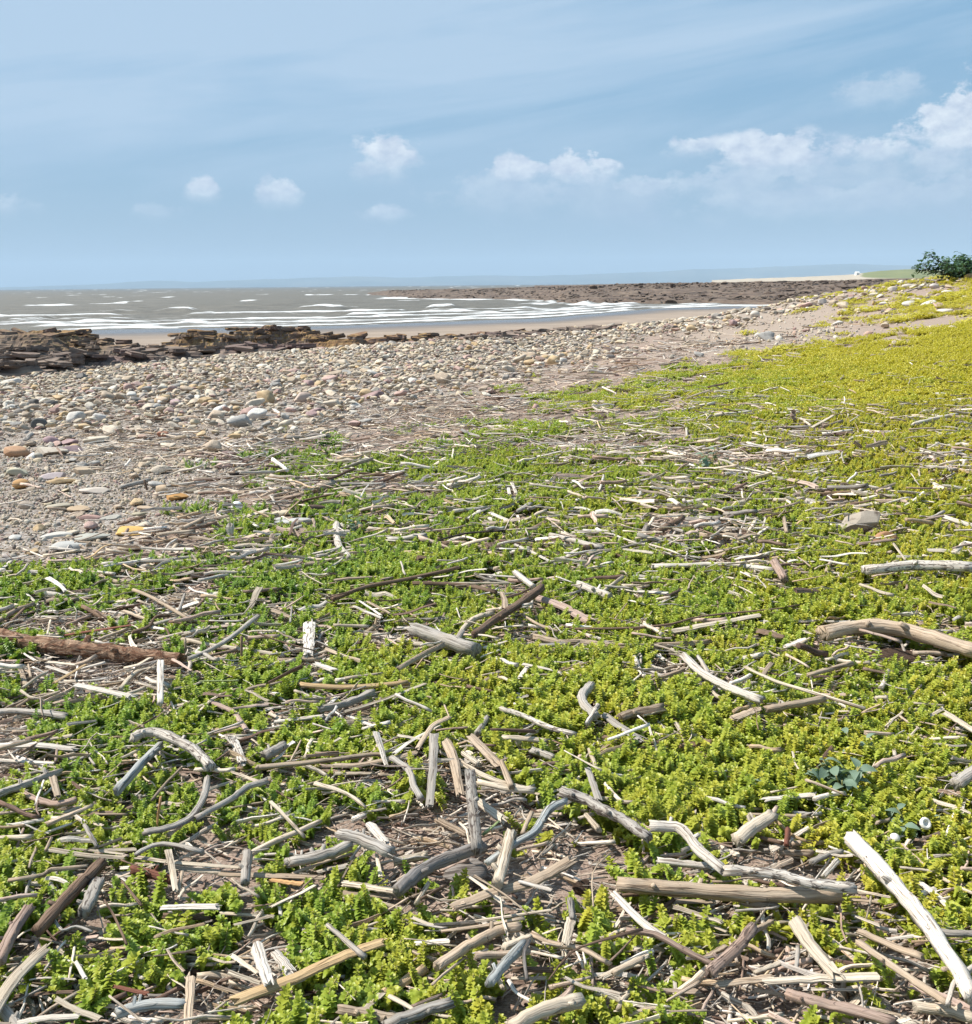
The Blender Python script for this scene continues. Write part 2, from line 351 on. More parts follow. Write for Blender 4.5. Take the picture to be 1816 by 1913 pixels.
def m_wood(name, mottle=0.0, bark=0.0, rot=0.0, rnd=.35):
    m, nt = newmat(name); n = N(nt); uv = n.new('ShaderNodeTexCoord').outputs['UV']
    r, tint = obj_rand(n)
    if name == 'litter_wood':
        pal = n.ramp(n.math('FRACT', n.math('MULTIPLY', r, 7.31)), [(0, (.74, .67, .58)), (.15, (.66, .56, .44)), (.29, (.56, .45, .35)), (.38, (.38, .27, .21)), (.44, (.80, .74, .67)), (.58, (.50, .45, .40)), (.65, (.60, .46, .38)), (.75, (.20, .13, .10)), (.80, (.72, .63, .52)), (.93, (.56, .42, .28))], 'CONSTANT')
        sp_ = n.new('ShaderNodeSeparateColor'); n.put(sp_.inputs[0], tint); tint = n.mix(n.math('LESS_THAN', sp_.outputs[0], .98), pal, tint)
    off = n.new('ShaderNodeCombineXYZ'); n.put(off.inputs[0], n.math('MULTIPLY', r, 37)); n.put(off.inputs[1], n.math('MULTIPLY', r, 11))
    uv = n.vmath('ADD', uv, off.outputs[0])
    g1 = n.noise(n.scale(uv, (230, 9, 1)), 1, 6, .65, .4, '2D')
    g2 = n.noise(n.scale(uv, (60, 14, 1)), 1, 4, .6, .8, '2D')
    bl = n.noise(n.scale(uv, (26, 20, 1)), 1, 5, .65, .3, '2D')
    v = n.math('ADD', n.math('MULTIPLY', n.math('SUBTRACT', r, .5), rnd), 1)
    c = n.mix(n.mapr(g1, .28, .72), n.vmath('MULTIPLY', tint, (.60, .53, .47)), n.vmath('MULTIPLY', tint, (1.18, 1.16, 1.13)))
    c = n.mix(n.mapr(bl, .35, .75, 0, .45), c, n.vmath('MULTIPLY', tint, (.92, .98, 1.06)))
    sc = n.new('ShaderNodeCombineColor'); [n.put(sc.inputs[i], v) for i in range(3)]
    c = n.mix(1, c, sc.outputs[0], 'MULTIPLY')
    crack = n.mapr(n.math('ABSOLUTE', n.math('SUBTRACT', n.noise(n.scale(uv, (75, 3.0, 1)), 1, 3, .5, .2, '2D'), .5)), .004, .022)
    c = n.mix(n.math('MULTIPLY', n.math('SUBTRACT', 1, crack), .75), c, n.vmath('MULTIPLY', tint, (.22, .17, .14)))
    mo = n.noise(n.scale(uv, (110, 60, 1)), 1, 5, .7, .5, '2D')
    th = .66 - mottle * .16
    c = n.mix(n.math('MULTIPLY', n.mapr(mo, th, th + .05), .85), c, (.06, .042, .035))
    h = n.math('ADD', n.math('ADD', g1, n.math('MULTIPLY', g2, .8)), n.math('MULTIPLY', crack, 1.2))
    bs = .55
    if bark:
        bk = n.voro(n.scale(uv, (42, 24, 1)), 1, 'DISTANCE_TO_EDGE')
        fl = n.noise(n.scale(uv, (40, 30, 1)), 1, 6, .7, 1, '2D')
        c = n.mix(n.mapr(fl, .42, .60), n.mix(n.mapr(fl, .2, .42), (.05, .028, .02), (.19, .085, .045)), n.mix(n.mapr(g1, .3, .7), (.34, .19, .11), (.50, .36, .25)))
        c = n.mix(n.math('MULTIPLY', n.mapr(bk, .0, .08, 1, 0), .6), c, (.05, .03, .022))
        h = n.math('ADD', n.math('MULTIPLY', fl, 3), bk); bs = 1.0
    if rot:
        fl = n.noise(n.scale(uv, (30, 90, 1)), 1, 7, .75, 1.5, '2D')
        c = n.mix(n.mapr(fl, .35, .65), n.vmath('MULTIPLY', tint, (.25, .2, .17)), c); h = n.math('ADD', h, n.math('MULTIPLY', fl, 4)); bs = 1
    n.out(n.bsdf(c, .82, h, bs, .004, spec=.25)); return m
M['wood'] = m_wood('weathered_wood'); M['mottled'] = m_wood('mottled_wood', mottle=.75)
M['spotted'] = m_wood('spotted_wood', mottle=.3)
M['bark'] = m_wood('flaking_bark', bark=1); M['rotten'] = m_wood('rotten_wood', rot=1, mottle=.4)
M['litter'] = m_wood('litter_wood', mottle=.15, rnd=.7)
def m_leaf(name, kind):
    m, nt = newmat(name); n = N(nt); P = pos(n); r, tint = obj_rand(n)
    s = n.new('ShaderNodeSeparateXYZ'); n.put(s.inputs[0], P)
    if kind == 'sandwort':
        # the plants on the bank to the right are yellower than those by the shingle
        yel = n.math('ADD', n.math('MULTIPLY', s.outputs[0], .24), n.math('MULTIPLY', n.noise(P, .9, 3, .5), 1.1))
        yel = n.math('ADD', yel, n.math('MULTIPLY', n.noise(P, 7, 2, .5), .7))
        yel = n.math('ADD', n.math('ADD', yel, n.math('MULTIPLY', r, .55)), n.math('MULTIPLY', attr(n, 'tip'), .30))
        yel = n.math('SUBTRACT', yel, n.mapr(s.outputs[1], 1.0, 2.8, .0, .12))
        c = n.ramp(n.mapr(yel, .50, 1.95), [(0, (.130, .245, .045)), (.3, (.235, .345, .050)), (.55, (.350, .415, .055)), (.8, (.43, .44, .060)), (1, (.55, .49, .065))])
        c = n.mix(n.math('MULTIPLY', n.mapr(n.noise(P, 260, 2, .5), .3, .7), .25), c, n.vmath('MULTIPLY', c, (.7, .75, .8)))
        dead = n.math('MULTIPLY', n.mapr(attr(n, 'tip'), .22, .0), n.mapr(n.noise(P, 18, 2), .35, .6))
        c = n.mix(n.math('MULTIPLY', dead, .5), c, (.30, .23, .10))
        rough = .42
    elif kind == 'glaucous':
        c = n.mix(n.noise(P, 40, 3), (.13, .20, .13), (.26, .34, .26)); rough = .6
    else:
        c = n.mix(n.noise(P, 9, 3), (.035, .085, .045), (.12, .20, .12)); rough = .5
    b = n.bsdf(c, rough, spec=.35)
    t = n.new('ShaderNodeBsdfTranslucent'); n.put(t.inputs[0], n.vmath('MULTIPLY', c, (1.1, 1.15, .6)))
    mx = n.new('ShaderNodeMixShader'); mx.inputs[0].default_value = .30
    nt.links.new(b, mx.inputs[1]); nt.links.new(t.outputs[0], mx.inputs[2]); n.out(mx.outputs[0]); return m
M['sandwort'] = m_leaf('sandwort_leaf', 'sandwort'); M['glaucous'] = m_leaf('glaucous_leaf', 'glaucous'); M['shrub'] = m_leaf('shrub_leaf', 'shrub')
def m_plain(name, c, rough=.8, sc=40, var=.25):
    m, nt = newmat(name); n = N(nt); P = n.new('ShaderNodeTexCoord').outputs['Object']
    f = n.noise(P, sc, 5, .6)
    n.out(n.bsdf(n.mix(f, [v * (1 - var) for v in c], [min(1, v * (1 + var)) for v in c]), rough, f, .3, .003)); return m
M['stem'] = m_plain('plant_stem', (.30, .27, .10)); M['twig'] = m_plain('woody_stem', (.12, .08, .055))
M['shell'] = m_plain('chalky_shell', (.74, .70, .64), .5, 90, .12); M['ball'] = m_plain('golf_ball_plastic', (.80, .80, .79), .35, 20, .02)
M['whitewash'] = m_plain('whitewashed_wall', (.78, .77, .74), .8, 1, .06); M['slate'] = m_plain('slate_roof', (.16, .16, .17), .7, 1, .2); M['glass'] = m_plain('window_glass', (.03, .035, .04), .1, 1, .05)
def m_stone(name='beach_stone', spot=.3):
    m, nt = newmat(name); n = N(nt); r, tint = obj_rand(n); P = n.new('ShaderNodeTexCoord').outputs['Object']
    off = n.new('ShaderNodeCombineXYZ'); [n.put(off.inputs[i], n.math('MULTIPLY', r, 50 + 9 * i)) for i in range(3)]
    P = n.vmath('ADD', P, off.outputs[0])
    pal = n.ramp(r, [(0, (.47, .38, .28)), (.12, (.38, .32, .25)), (.22, (.55, .46, .35)), (.34, (.34, .31, .26)), (.42, (.46, .32, .25)), (.48, (.32, .29, .26)), (.54, (.55, .46, .32)), (.64, (.62, .57, .48)),
        (.74, (.40, .27, .235)), (.79, (.50, .43, .33)), (.88, (.20, .17, .15)), (.92, (.50, .36, .20)), (.96, (.58, .52, .43))], 'CONSTANT')
    # objects with a colour of their own (not white) keep it
    sp = n.new('ShaderNodeSeparateColor'); n.put(sp.inputs[0], tint)
    own = n.math('LESS_THAN', sp.outputs[0], .98)
    c = n.mix(own, pal, tint)
    a = n.noise(P, 3, 6, .65, .4); b = n.noise(P, 14, 4, .6)
    c = n.mix(n.mapr(a, .3, .7), n.vmath('MULTIPLY', c, (.70, .68, .66)), n.vmath('MULTIPLY', c, (1.14, 1.13, 1.12)))
    c = n.mix(n.math('MULTIPLY', n.mapr(b, .62, .72), spot), c, (.10, .07, .05))
    n.out(n.bsdf(c, .8, n.math('ADD', a, n.math('MULTIPLY', b, .5)), .5, .01, spec=.3)); return m
M['stone'] = m_stone(); M['speck'] = m_stone('speckled_stone', .9)
def m_rock(name, far=False):
    m, nt = newmat(name); n = N(nt); P = pos(n); s = n.new('ShaderNodeSeparateXYZ'); n.put(s.inputs[0], P)
    k = .25 if far else 1.0
    a = n.noise(P, 1.6 * k, 7, .65, .3); b = n.noise(n.scale(P, (1, 1, 9)), 1.3 * k, 5, .6)
    g = n.new('ShaderNodeNewGeometry'); ns = n.new('ShaderNodeSeparateXYZ'); n.put(ns.inputs[0], g.outputs['Normal'])
    c = n.ramp(b, [(.25, (.045, .036, .034)), (.45, (.14, .108, .092)), (.6, (.24, .19, .155)), (.8, (.36, .295, .24))])
    if far:
        c = n.vmath('MULTIPLY', n.mix(n.mapr(a, .45, .7), c, (.20, .17, .14)), (.72, .66, .60))
    else:
        # brown and ochre weed lies on the upper faces nearest the sea
        weed = n.math('MULTIPLY', n.mapr(ns.outputs[2], .2, .8), n.mapr(n.noise(P, .55, 4, .6), .25, .42))
        weed = n.math('MULTIPLY', weed, n.mapr(s.outputs[1], 22, 25.5, .1, 1.4), clamp=True)
        c = n.mix(weed, c, n.ramp(n.noise(P, 5, 4, .7), [(.3, (.07, .04, .02)), (.5, (.22, .125, .055)), (.7, (.42, .30, .12))]))
        c = n.mix(n.math('MULTIPLY', n.mapr(n.noise(P, .8, 3, .5), .5, .7), .5), c, (.17, .10, .10))
    n.out(n.bsdf(c, .85, n.math('ADD', a, b), .8, .08 if not far else .4, spec=.2)); return m
M['rock'] = m_rock('ledge_rock'); M['reef'] = m_rock('reef_rock', True)
def m_sea():
    m, nt = newmat('sea_water'); n = N(nt); P = pos(n); s = n.new('ShaderNodeSeparateXYZ'); n.put(s.inputs[0], P)
    f = attr(n, 'foam')
    fn = n.noise(n.scale(P, (.5, 1.6, 1)), .9, 7, .7, .6)
    foam = n.mapr(n.math('ADD', f, n.math('MULTIPLY', n.math('SUBTRACT', fn, .5), 2.0)), .40, .95)
    wv = n.noise(n.scale(P, (.35, 1.2, 1)), .6, 8, .65, .3)
    c = n.mix(n.mapr(wv, .35, .65), (.100, .092, .074), (.170, .155, .124))
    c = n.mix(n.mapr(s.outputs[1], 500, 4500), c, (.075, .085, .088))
    c = n.mix(foam, c, (.82, .83, .83))
    rough = n.mapr(foam, 0, 1, .55, .9)
    n.out(n.bsdf(c, rough, n.noise(n.scale(P, (.6, 2, 1)), 1.2, 8, .7), 1.0, .35, spec=.30)); return m
M['sea'] = m_sea()
def m_hill():
    m, nt = newmat('distant_hills'); n = N(nt); P = pos(n)
    n.out(n.bsdf(n.mix(n.mapr(n.noise(P, .0016, 5, .6), .4, .6), (.03, .05, .04), (.08, .09, .07)), .9)); return m
M['hill'] = m_hill()
def m_dune():
    m, nt = newmat('dune_grass_and_sand'); n = N(nt); P = pos(n)
    a = n.noise(n.scale(P, (1, .4, 1)), .012, 6, .65)
    g = n.mapr(n.math('ADD', attr(n, 'grass'), n.math('SUBTRACT', a, .5)), .35, .55)
    n.out(n.bsdf(n.mix(g, n.mix(a, (.33, .28, .21), (.44, .38, .30)), n.mix(n.noise(P, .05, 4), (.10, .13, .05), (.22, .22, .09))), .9)); return m
M['dune'] = m_dune()

# ------------------------------------------------------------------ the ground: one sheet out to the horizon
def fan(rows, half, ncol):
    t = np.linspace(-half, half, ncol)
    return t[None] * rows[:, None], np.repeat(rows[:, None], ncol, 1)
rows = np.concatenate([np.linspace(.35, 6, 170), np.geomspace(6.04, 60, 230)[1:], np.geomspace(61, 400, 60), np.geomspace(440, 12000, 14)])
tt = np.sinh(np.linspace(-1.7, 1.7, 420)) / math.sinh(1.7) * 1.6
X = tt[None] * (rows[:, None] + .9); Y = np.repeat(rows[:, None], len(tt), 1)
back = np.array([-9.0, -5, -2.5, -1.2, -.3, .1])
Xb = tt[None] * (12 - 0 * back[:, None]) ; Xb = tt[None] * (1.25 + np.maximum(-back, 0)[:, None] * 1.2 + 0.0); Yb = np.repeat(back[:, None], len(tt), 1)
X = np.concatenate([Xb, X]); Y = np.concatenate([Yb, Y])
Z = H(X, Y)
g_, cob_, grav_, st_, bare_ = zones(X.ravel(), Y.ravel())
sandm = sstep(25, 31, Y.ravel()) * sstep(-1.0, -1.5, Z.ravel()) + sstep(40, 50, Y.ravel()); sandm = np.clip(sandm, 0, 1)
ss = (Y - shore_y(X)).ravel()
wet = sstep(-26, -6, ss + 10 * (fbm(X.ravel() * .05, Y.ravel() * .1, 3, 2) - .5))
me = mesh('ground', np.stack([X, Y, Z], -1).reshape(-1, 3), grid_faces(*X.shape), mats=[M['ground']],
          attrs=dict(stone=np.clip(cob_ + grav_, 0, 1), sand=sandm, wet=wet, track=bare_))
link('ground', me, kind='structure')

# ------------------------------------------------------------------ the sea
pyr = np.concatenate([np.linspace(72, 6, 330)])                       # rows about evenly spaced as they recede
dr = (EYE - SEA) * F / pyr
dr = np.concatenate([np.linspace(56, dr[0] - .3, 14), dr, np.geomspace(dr[-1] * 1.04, 11900, 26)])
ta = np.linspace(-1.15, 1.25, 560)
X = ta[None] * dr[:, None]; Y = np.repeat(dr[:, None], len(ta), 1)
s = Y - shore_y(X)
sw = s + 9 * (fbm(X * .012, Y * .006, 3, 31) - .5) + 4.5 * (fbm(X * .09, Y * .03, 3, 32) - .5)
foam = np.zeros_like(X); hgt = np.zeros_like(X)
for i, (s0, wd, amp, dens) in enumerate([(1.5, 1.6, .10, .62), (6, 2.2, .22, .60), (12, 3.0, .35, .62), (20, 3.4, .45, .52), (29, 3.6, .55, .55), (40, 3.8, .65, .47), (53, 3.6, .7, .40), (68, 3.2, .7, .28), (86, 2.8, .6, .17), (110, 2.5, .5, .10)]):
    pres = .45 * fbm(X * .03 + i * 3.7, Y * .004 + i, 3, 40 + i) + .55 * fbm(X * .11 + i * 3.7, Y * .02 + i, 4, 60 + i)
    ctr = np.exp(-((X / np.maximum(Y, 1) - (-.12)) / .42) ** 2) * .24 - .13
    on = sstep(1 - dens + .02, 1 - dens + .10, pres + ctr)
    q = (sw - s0) / wd
    q = q + (fbm(X * .35, Y * .2, 2, 90 + i) - .5) * 1.6; prof = np.where(q < 0, np.exp(-(q * 1.8) ** 2), np.exp(-(q * .65) ** 2))
    hgt += amp * np.exp(-(q * .9) ** 2) * (.35 + .65 * on)
    foam = np.maximum(foam, prof * on * 1.05)
foam = np.maximum(foam, (.42 + .25 * sstep(.55, .7, fbm(X * .08, Y * .05, 3, 78))) * sstep(55, 5, s) * sstep(.42, .62, fbm(X * .03, Y * .09, 4, 77)))
# surf against the reef
pxs = PW / 2 + F * X / Y
rf = np.interp(pxs, [650, 735, 800, 1000, 1060, 1100, 1300], [310, 267, 240, 197, 152, 144, 142])
foam = np.maximum(foam, sstep(14, 2, np.abs(Y - rf + 6)) * sstep(690, 740, pxs) * sstep(1330, 1080, pxs) * (.35 + .9 * fbm(X * .05, Y * .05, 3, 8)))
foam = np.maximum(foam, .85 * sstep(900, 1000, pxs) * sstep(1180, 1060, pxs) * sstep(105, 120, Y) * sstep(165, 150, Y) * sstep(.35, .6, fbm(X * .06, Y * .12, 3, 88)))
cap = fbm(X * .12, Y * .03, 4, 55); foam = np.maximum(foam, sstep(.715, .78, cap) * sstep(90, 140, s) * 1.0)
k = np.clip(s / 40, .12, 1)
Z = SEA + hgt + k * (.35 * (fbm(X * .05, Y * .11, 4, 61) - .5) * 2 * sstep(4000, 300, Y))
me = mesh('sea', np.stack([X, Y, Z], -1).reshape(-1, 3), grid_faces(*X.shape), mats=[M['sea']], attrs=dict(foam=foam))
link('sea', me, kind='structure')

# ------------------------------------------------------------------ the dark reef across the bay
u = np.linspace(690, 2500, 900); rr = np.geomspace(.93, 4.6, 260)
front = np.interp(u, [690, 735, 800, 1000, 1060, 1100, 1300, 1450, 1700, 2500], [300, 267, 240, 197, 152, 143, 141, 130, 120, 110])
topz = np.interp(u, [690, 735, 800, 900, 1000, 1100, 1200, 1400, 1600, 2500], [-2.6, -1.35, -1.15, -.85, -.30, .15, .52, .62, .85, 1.6])
Yr = rr[:, None] * front[None]; Xr = (u[None] - PW / 2) / F * Yr
rim = 9 * (fbm(Xr * .05, Yr * .05, 3, 70) - .5)
dd = Yr - front[None] + rim
up = .38 * sstep(0, 5, dd) + .62 * sstep(8, 75, dd)
n1 = fbm(Xr * .07, Yr * .05, 5, 71); n2 = fbm(Xr * .35, Yr * .22, 4, 72)
base_r = SEA - .7; hh = base_r + (topz[None] - base_r) * up + ((n1 - .5) * .9 + (n2 - .5) * .35) * sstep(0, 12, dd)
stp = .30; q = hh / stp; fr = q - np.floor(q); hh = (np.floor(q) + sstep(.55, .95, fr)) * stp * .85 + hh * .15
hh = np.where((u[None] < 1000) & (dd > 170), np.minimum(hh, SEA - .5), hh)
hh = hh - 6 * sstep(3.6, 4.6, rr)[:, None]
me = mesh('reef', np.stack([Xr, Yr, hh], -1).reshape(-1, 3), grid_faces(*Xr.shape), smooth=False, mats=[M['reef']])
link('reef_terrain', me, kind='structure')

# ------------------------------------------------------------------ far dunes, the white house, far hills
def at(px, py, dist):
    d = ray(px, py); t = dist / np.hypot(d[:, 0], d[:, 1]); return d * t[:, None] + np.array([0, 0, EYE])
u = np.linspace(1330, 2700, 300)
sky_y = np.interp(u, [1330, 1380, 1500, 1590, 1620, 1645, 1700, 1750, 1816, 2100, 2700], [523.5, 521, 517, 513, 508.5, 505.5, 503, 504.5, 506, 498, 500])
sky_y = sky_y + (fbm(u * .05, u * 0, 3, 5) - .5) * 1.6
depth = np.array([560, 620, 700, 760, 820, 880, 930, 980, 1040, 1120, 1300], float)
T = at(u, sky_y, 980.0); zt = T[:, 2]
prof = np.interp(depth, [560, 620, 700, 820, 880, 930, 980, 1040, 1300], [-.3, .12, .25, .38, .5, .78, 1.0, .9, .2])
V = []; gA = []
for dpt, pf in zip(depth, prof):
    A = at(u, sky_y, dpt); zz = SEA - 2 + (zt - SEA + 2) * (pf if dpt != 980 else 1.0)
    lim = (A[:, 2] - .25) if dpt < 980 else zt * 0 + 99
    zz = np.minimum(zz + (fbm(u * .03, dpt * .01 + u * 0, 3, 6) - .5) * 1.2 * (dpt != 980), np.maximum(lim, zz * 0 - 5))
    V.append(np.stack([A[:, 0], A[:, 1], zz], -1)); gA.append(sstep(840, 930, dpt + (u - 1640) * .35) * sstep(1585, 1640, u))
me = mesh('dune', np.concatenate(V), grid_faces(len(depth), len(u)), mats=[M['dune']], attrs=dict(grass=np.concatenate(gA)))
link('dune_terrain', me, kind='structure')
# hills, eleven kilometres off
u = np.linspace(-700, 2800, 500)
hy = np.interp(u, [-700, -200, 60, 200, 290, 360, 420, 500, 600, 700, 780, 900, 1000, 1100, 1200, 1300, 1400, 1500, 1600, 1700, 1816, 2300, 2800],
               [541, 540, 536.5, 529, 524, 527, 524.5, 522, 519, 517, 518, 514, 515, 512, 508, 502, 501, 495.5, 493, 496, 495, 490, 500])
hy = hy + (fbm(u * .012, u * 0, 4, 15) - .5) * 4
V = []
for k, dpt in enumerate(np.linspace(10200, 11600, 9)):
    f = [0, .3, .5, .62, .8, .95, 1.0, .9, .3][k]
    A = at(u, hy, dpt); zt = A[:, 2]
    zz = SEA - 3 + (zt - SEA + 3) * (f - .12 * fbm(u * .02, dpt * .003 + u * 0, 4, 16) * (f < 1) * (f > 0))
    V.append(np.stack([A[:, 0], A[:, 1], zz], -1))
me = mesh('hills', np.concatenate(V), grid_faces(9, len(u)), mats=[M['hill']]); link('hills', me, kind='structure')

def box(x0, x1, y0, y1, z0, z1):
    V = [(x, y, z) for z in (z0, z1) for y in (y0, y1) for x in (x0, x1)]
    return V, [(0, 2, 3, 1), (4, 5, 7, 6), (0, 1, 5, 4), (2, 6, 7, 3), (0, 4, 6, 2), (1, 3, 7, 5)]
HB = at(1601, 514.5, 955.0)[0]; HB[2] -= .6
house = link('white_house', None, loc=HB, rot=(0, 0, .3), label='tiny white building at the foot of the far green dune', cat='building')
V, f = box(-1.7, 1.7, -1.3, 1.3, -1.0, 3.0); link('wall', mesh('wall', V, f, smooth=False, mats=[M['whitewash']]), house)
link('roof', mesh('roof', [(-1.9, -1.5, 3.0), (1.9, -1.5, 3.0), (1.9, 1.5, 3.0), (-1.9, 1.5, 3.0), (-1.9, 0, 4.2), (1.9, 0, 4.2)], [(0, 1, 5, 4), (2, 3, 4, 5), (0, 4, 3), (1, 2, 5), (0, 3, 2, 1)], smooth=False, mats=[M['whitewash']]), house)
V, f = box(-.35, .35, -1.34, -1.28, .8, 1.9); link('window', mesh('window', V, f, smooth=False, mats=[M['glass']]), house)

# ------------------------------------------------------------------ the air
m, nt = newmat('sea_air'); n = N(nt)
pv = n.new('ShaderNodeVolumePrincipled'); pv.inputs['Color'].default_value = (.56, .73, .90, 1); pv.inputs['Density'].default_value = 1.25e-4; pv.inputs['Anisotropy'].default_value = 0.0
n.out(pv.outputs[0], 'Volume')
V, f = box(-14500, 17000, -60, 12600, -9.5, 330)
link('haze', mesh('haze', V, f, smooth=False, mats=[m]), kind='stuff', label='pale blue sea haze over the bay')
# ------------------------------------------------------------------ shapes
def spline(P, k=4):
    P = np.asarray(P, float)
    if len(P) < 3: return np.array([P[0] + (P[-1] - P[0]) * t for t in np.linspace(0, 1, k * 2 + 1)])
    Q = np.vstack([2 * P[0] - P[1], P, 2 * P[-1] - P[-2]]); out = []
    for i in range(1, len(Q) - 2):
        for t in np.linspace(0, 1, k, endpoint=False):
            a, b, c, d = Q[i - 1:i + 3]
            out.append(.5 * ((2 * b) + (c - a) * t + (2 * a - 5 * b + 4 * c - d) * t ** 2 + (3 * b - a - 3 * c + d) * t ** 3))
    out.append(P[-1]); return np.array(out)
def stick_shape(C, r0, r1, sides=8, rough=.14, flat=1.0, square=False, jag=.5, seed=0, wob=.12):
    """a stick, log or splinter along the centre line C; returns verts, faces, uv"""
    g = np.random.default_rng(seed); C = np.array(C, float); n = len(C)
    C[1:-1] += g.normal(0, wob * (r0 + r1) * .5, (n - 2, 3))
    T = np.gradient(C, axis=0); T /= np.linalg.norm(T, axis=1)[:, None] + 1e-9
    up = np.array([0, 0, 1.0]); U = np.cross(T, up); bad = np.linalg.norm(U, axis=1) < .2; U[bad] = np.cross(T[bad], [0, 1.0, 0])
    U /= np.linalg.norm(U, axis=1)[:, None]; Wv = np.cross(U, T)
    L = np.concatenate([[0], np.cumsum(np.linalg.norm(np.diff(C, axis=0), axis=1))])
    t = L / max(L[-1], 1e-6); rad = r0 + (r1 - r0) * t
    th = np.linspace(0, 2 * math.pi, sides, endpoint=False) + (math.pi / sides if square else 0)
    cx, cy = np.cos(th), np.sin(th)
    if square:
        sq = np.maximum(np.abs(cx), np.abs(cy)); cx, cy = cx / sq, cy / sq
    ridge = 1 + g.normal(0, rough * .8, sides)
    rr = rad[:, None] * ridge[None] * (1 + g.normal(0, rough * .45, (n, sides))) * (1 + .045 * np.sin(t * 17 + g.uniform(0, 6)) * (not square))[:, None] 
    V = C[:, None] + U[:, None] * (cx[None] * rr)[..., None] + Wv[:, None] * (cy[None] * rr * flat)[..., None]
    V[0] -= T[0] * (g.uniform(-.2, 1, sides) * jag * r0)[:, None]; V[-1] += T[-1] * (g.uniform(-.2, 1, sides) * jag * r1)[:, None]
    V = V.reshape(-1, 3); Fc = grid_faces(n, sides, True).tolist()
    c0 = len(V); V = np.vstack([V, C[0] + T[0] * r0 * .1, C[-1] - T[-1] * r1 * .1])
    for j in range(sides):
        k = (j + 1) % sides; Fc.append([c0, k, j]); Fc.append([c0 + 1, (n - 1) * sides + j, (n - 1) * sides + k])
    circ = 2 * math.pi * max(r0, r1) * .8
    uu = np.abs(np.arange(sides) / sides * 2 - 1) * circ
    UV = np.stack([np.tile(uu, n), np.repeat(L, sides)], 1); UV = np.vstack([UV, [circ * .5, L[0] - r0], [circ * .5, L[-1] + r1]]) + g.uniform(0, 5, 2)
    return V, Fc, UV
def ico(sub):
    t = (1 + 5 ** .5) / 2
    V = [(-1, t, 0), (1, t, 0), (-1, -t, 0), (1, -t, 0), (0, -1, t), (0, 1, t), (0, -1, -t), (0, 1, -t), (t, 0, -1), (t, 0, 1), (-t, 0, -1), (-t, 0, 1)]
    Fc = [(0, 11, 5), (0, 5, 1), (0, 1, 7), (0, 7, 10), (0, 10, 11), (1, 5, 9), (5, 11, 4), (11, 10, 2), (10, 7, 6), (7, 1, 8), (3, 9, 4), (3, 4, 2), (3, 2, 6), (3, 6, 8), (3, 8, 9), (4, 9, 5), (2, 4, 11), (6, 2, 10), (8, 6, 7), (9, 8, 1)]
    V = [np.array(v) / np.linalg.norm(v) for v in V]
    for _ in range(sub):
        c = {}; F2 = []
        def mid(a, b):
            k = (min(a, b), max(a, b))
            if k not in c: v = V[a] + V[b]; V.append(v / np.linalg.norm(v)); c[k] = len(V) - 1
            return c[k]
        for a, b, d in Fc:
            x, y, z = mid(a, b), mid(b, d), mid(d, a); F2 += [(a, x, z), (b, y, x), (d, z, y), (x, y, z)]
        Fc = F2
    return np.array(V), np.array(Fc)
ICO = {i: ico(i) for i in (1, 2, 3)}
def stone_shape(seed, sub=2, sx=1, sy=.75, sz=.4, cuts=7, lumpy=.08, depth=(.55, .92)):
    g = np.random.default_rng(seed); V, Fc = ICO[sub]; V = V.copy()
    for _ in range(cuts):                              # worn flat faces
        d = g.normal(size=3); d /= np.linalg.norm(d); h = g.uniform(*depth); q = V @ d
        V -= np.outer(np.maximum(q - h, 0) * .92, d)
    p = g.uniform(0, 50, 3)
    V *= (1 + lumpy * (fbm(V[:, 0] * 1.7 + V[:, 2] * 1.1 + p[0], V[:, 1] * 1.7 - V[:, 2] * .7 + p[1], 3, seed % 97) - .5) * 2)[:, None]
    return V * np.array([sx, sy, sz]) * .5, Fc
def small_leaf(L, Wd, a, el, z, fold=.25, curl=.35, x0=0.0):
    """a fleshy pointed leaf: 4 rows"""
    d = np.array([math.cos(a), math.sin(a), 0]); s = np.array([-math.sin(a), math.cos(a), 0]); up = np.array([0, 0, 1.0])
    V = []
    for t, w in ((0, .60), (.34, 1.0), (.70, .66), (1.0, .0)):
        e = el - curl * t * t
        c = d * (x0 + L * t * math.cos(e)) + up * (z + L * t * math.sin(e))
        if w: V += [c + s * Wd * w * .5 + up * fold * Wd * w * .5, c - up * 0, c - s * Wd * w * .5 + up * fold * Wd * w * .5]
        else: V += [c]
    Fc = []
    for i in range(2):
        b = i * 3; Fc += [(b, b + 3, b + 4, b + 1), (b + 1, b + 4, b + 5, b + 2)]
    Fc += [(6, 9, 7), (7, 9, 8)]
    return V, Fc
def sandwort_shoot(g, h=.055, levels=12, L=.0115, lean=None, off=(0, 0), detail=True):
    V, Fc, T = [], [], []; lean = g.normal(0, .22, 2) if lean is None else lean; a0 = g.uniform(0, 3.14)
    for i in range(levels):
        t = i / (levels - 1); z = h * (.12 + .88 * t)
        Lr = L * (.85 + .25 * math.sin(t * 2.6)) * (1 - .25 * t ** 6) * g.uniform(.85, 1.15); el = .22 + .22 * t + (.75 * (t - .8) * 5 if t > .8 else 0)
        for k in range(2):
            a = a0 + i * (math.pi / 2) + k * math.pi + g.normal(0, .09)
            v, f = small_leaf(Lr, Lr * .86, a, el + g.normal(0, .08), 0, x0=.0008)
            b = len(V); ox = off[0] + lean[0] * z * (1 + t); oy = off[1] + lean[1] * z * (1 + t)
            V += [p + np.array([ox, oy, z]) for p in v]; Fc += [[q + b for q in ff] for ff in f]; T += [t] * len(v)
    return V, Fc, T, lean
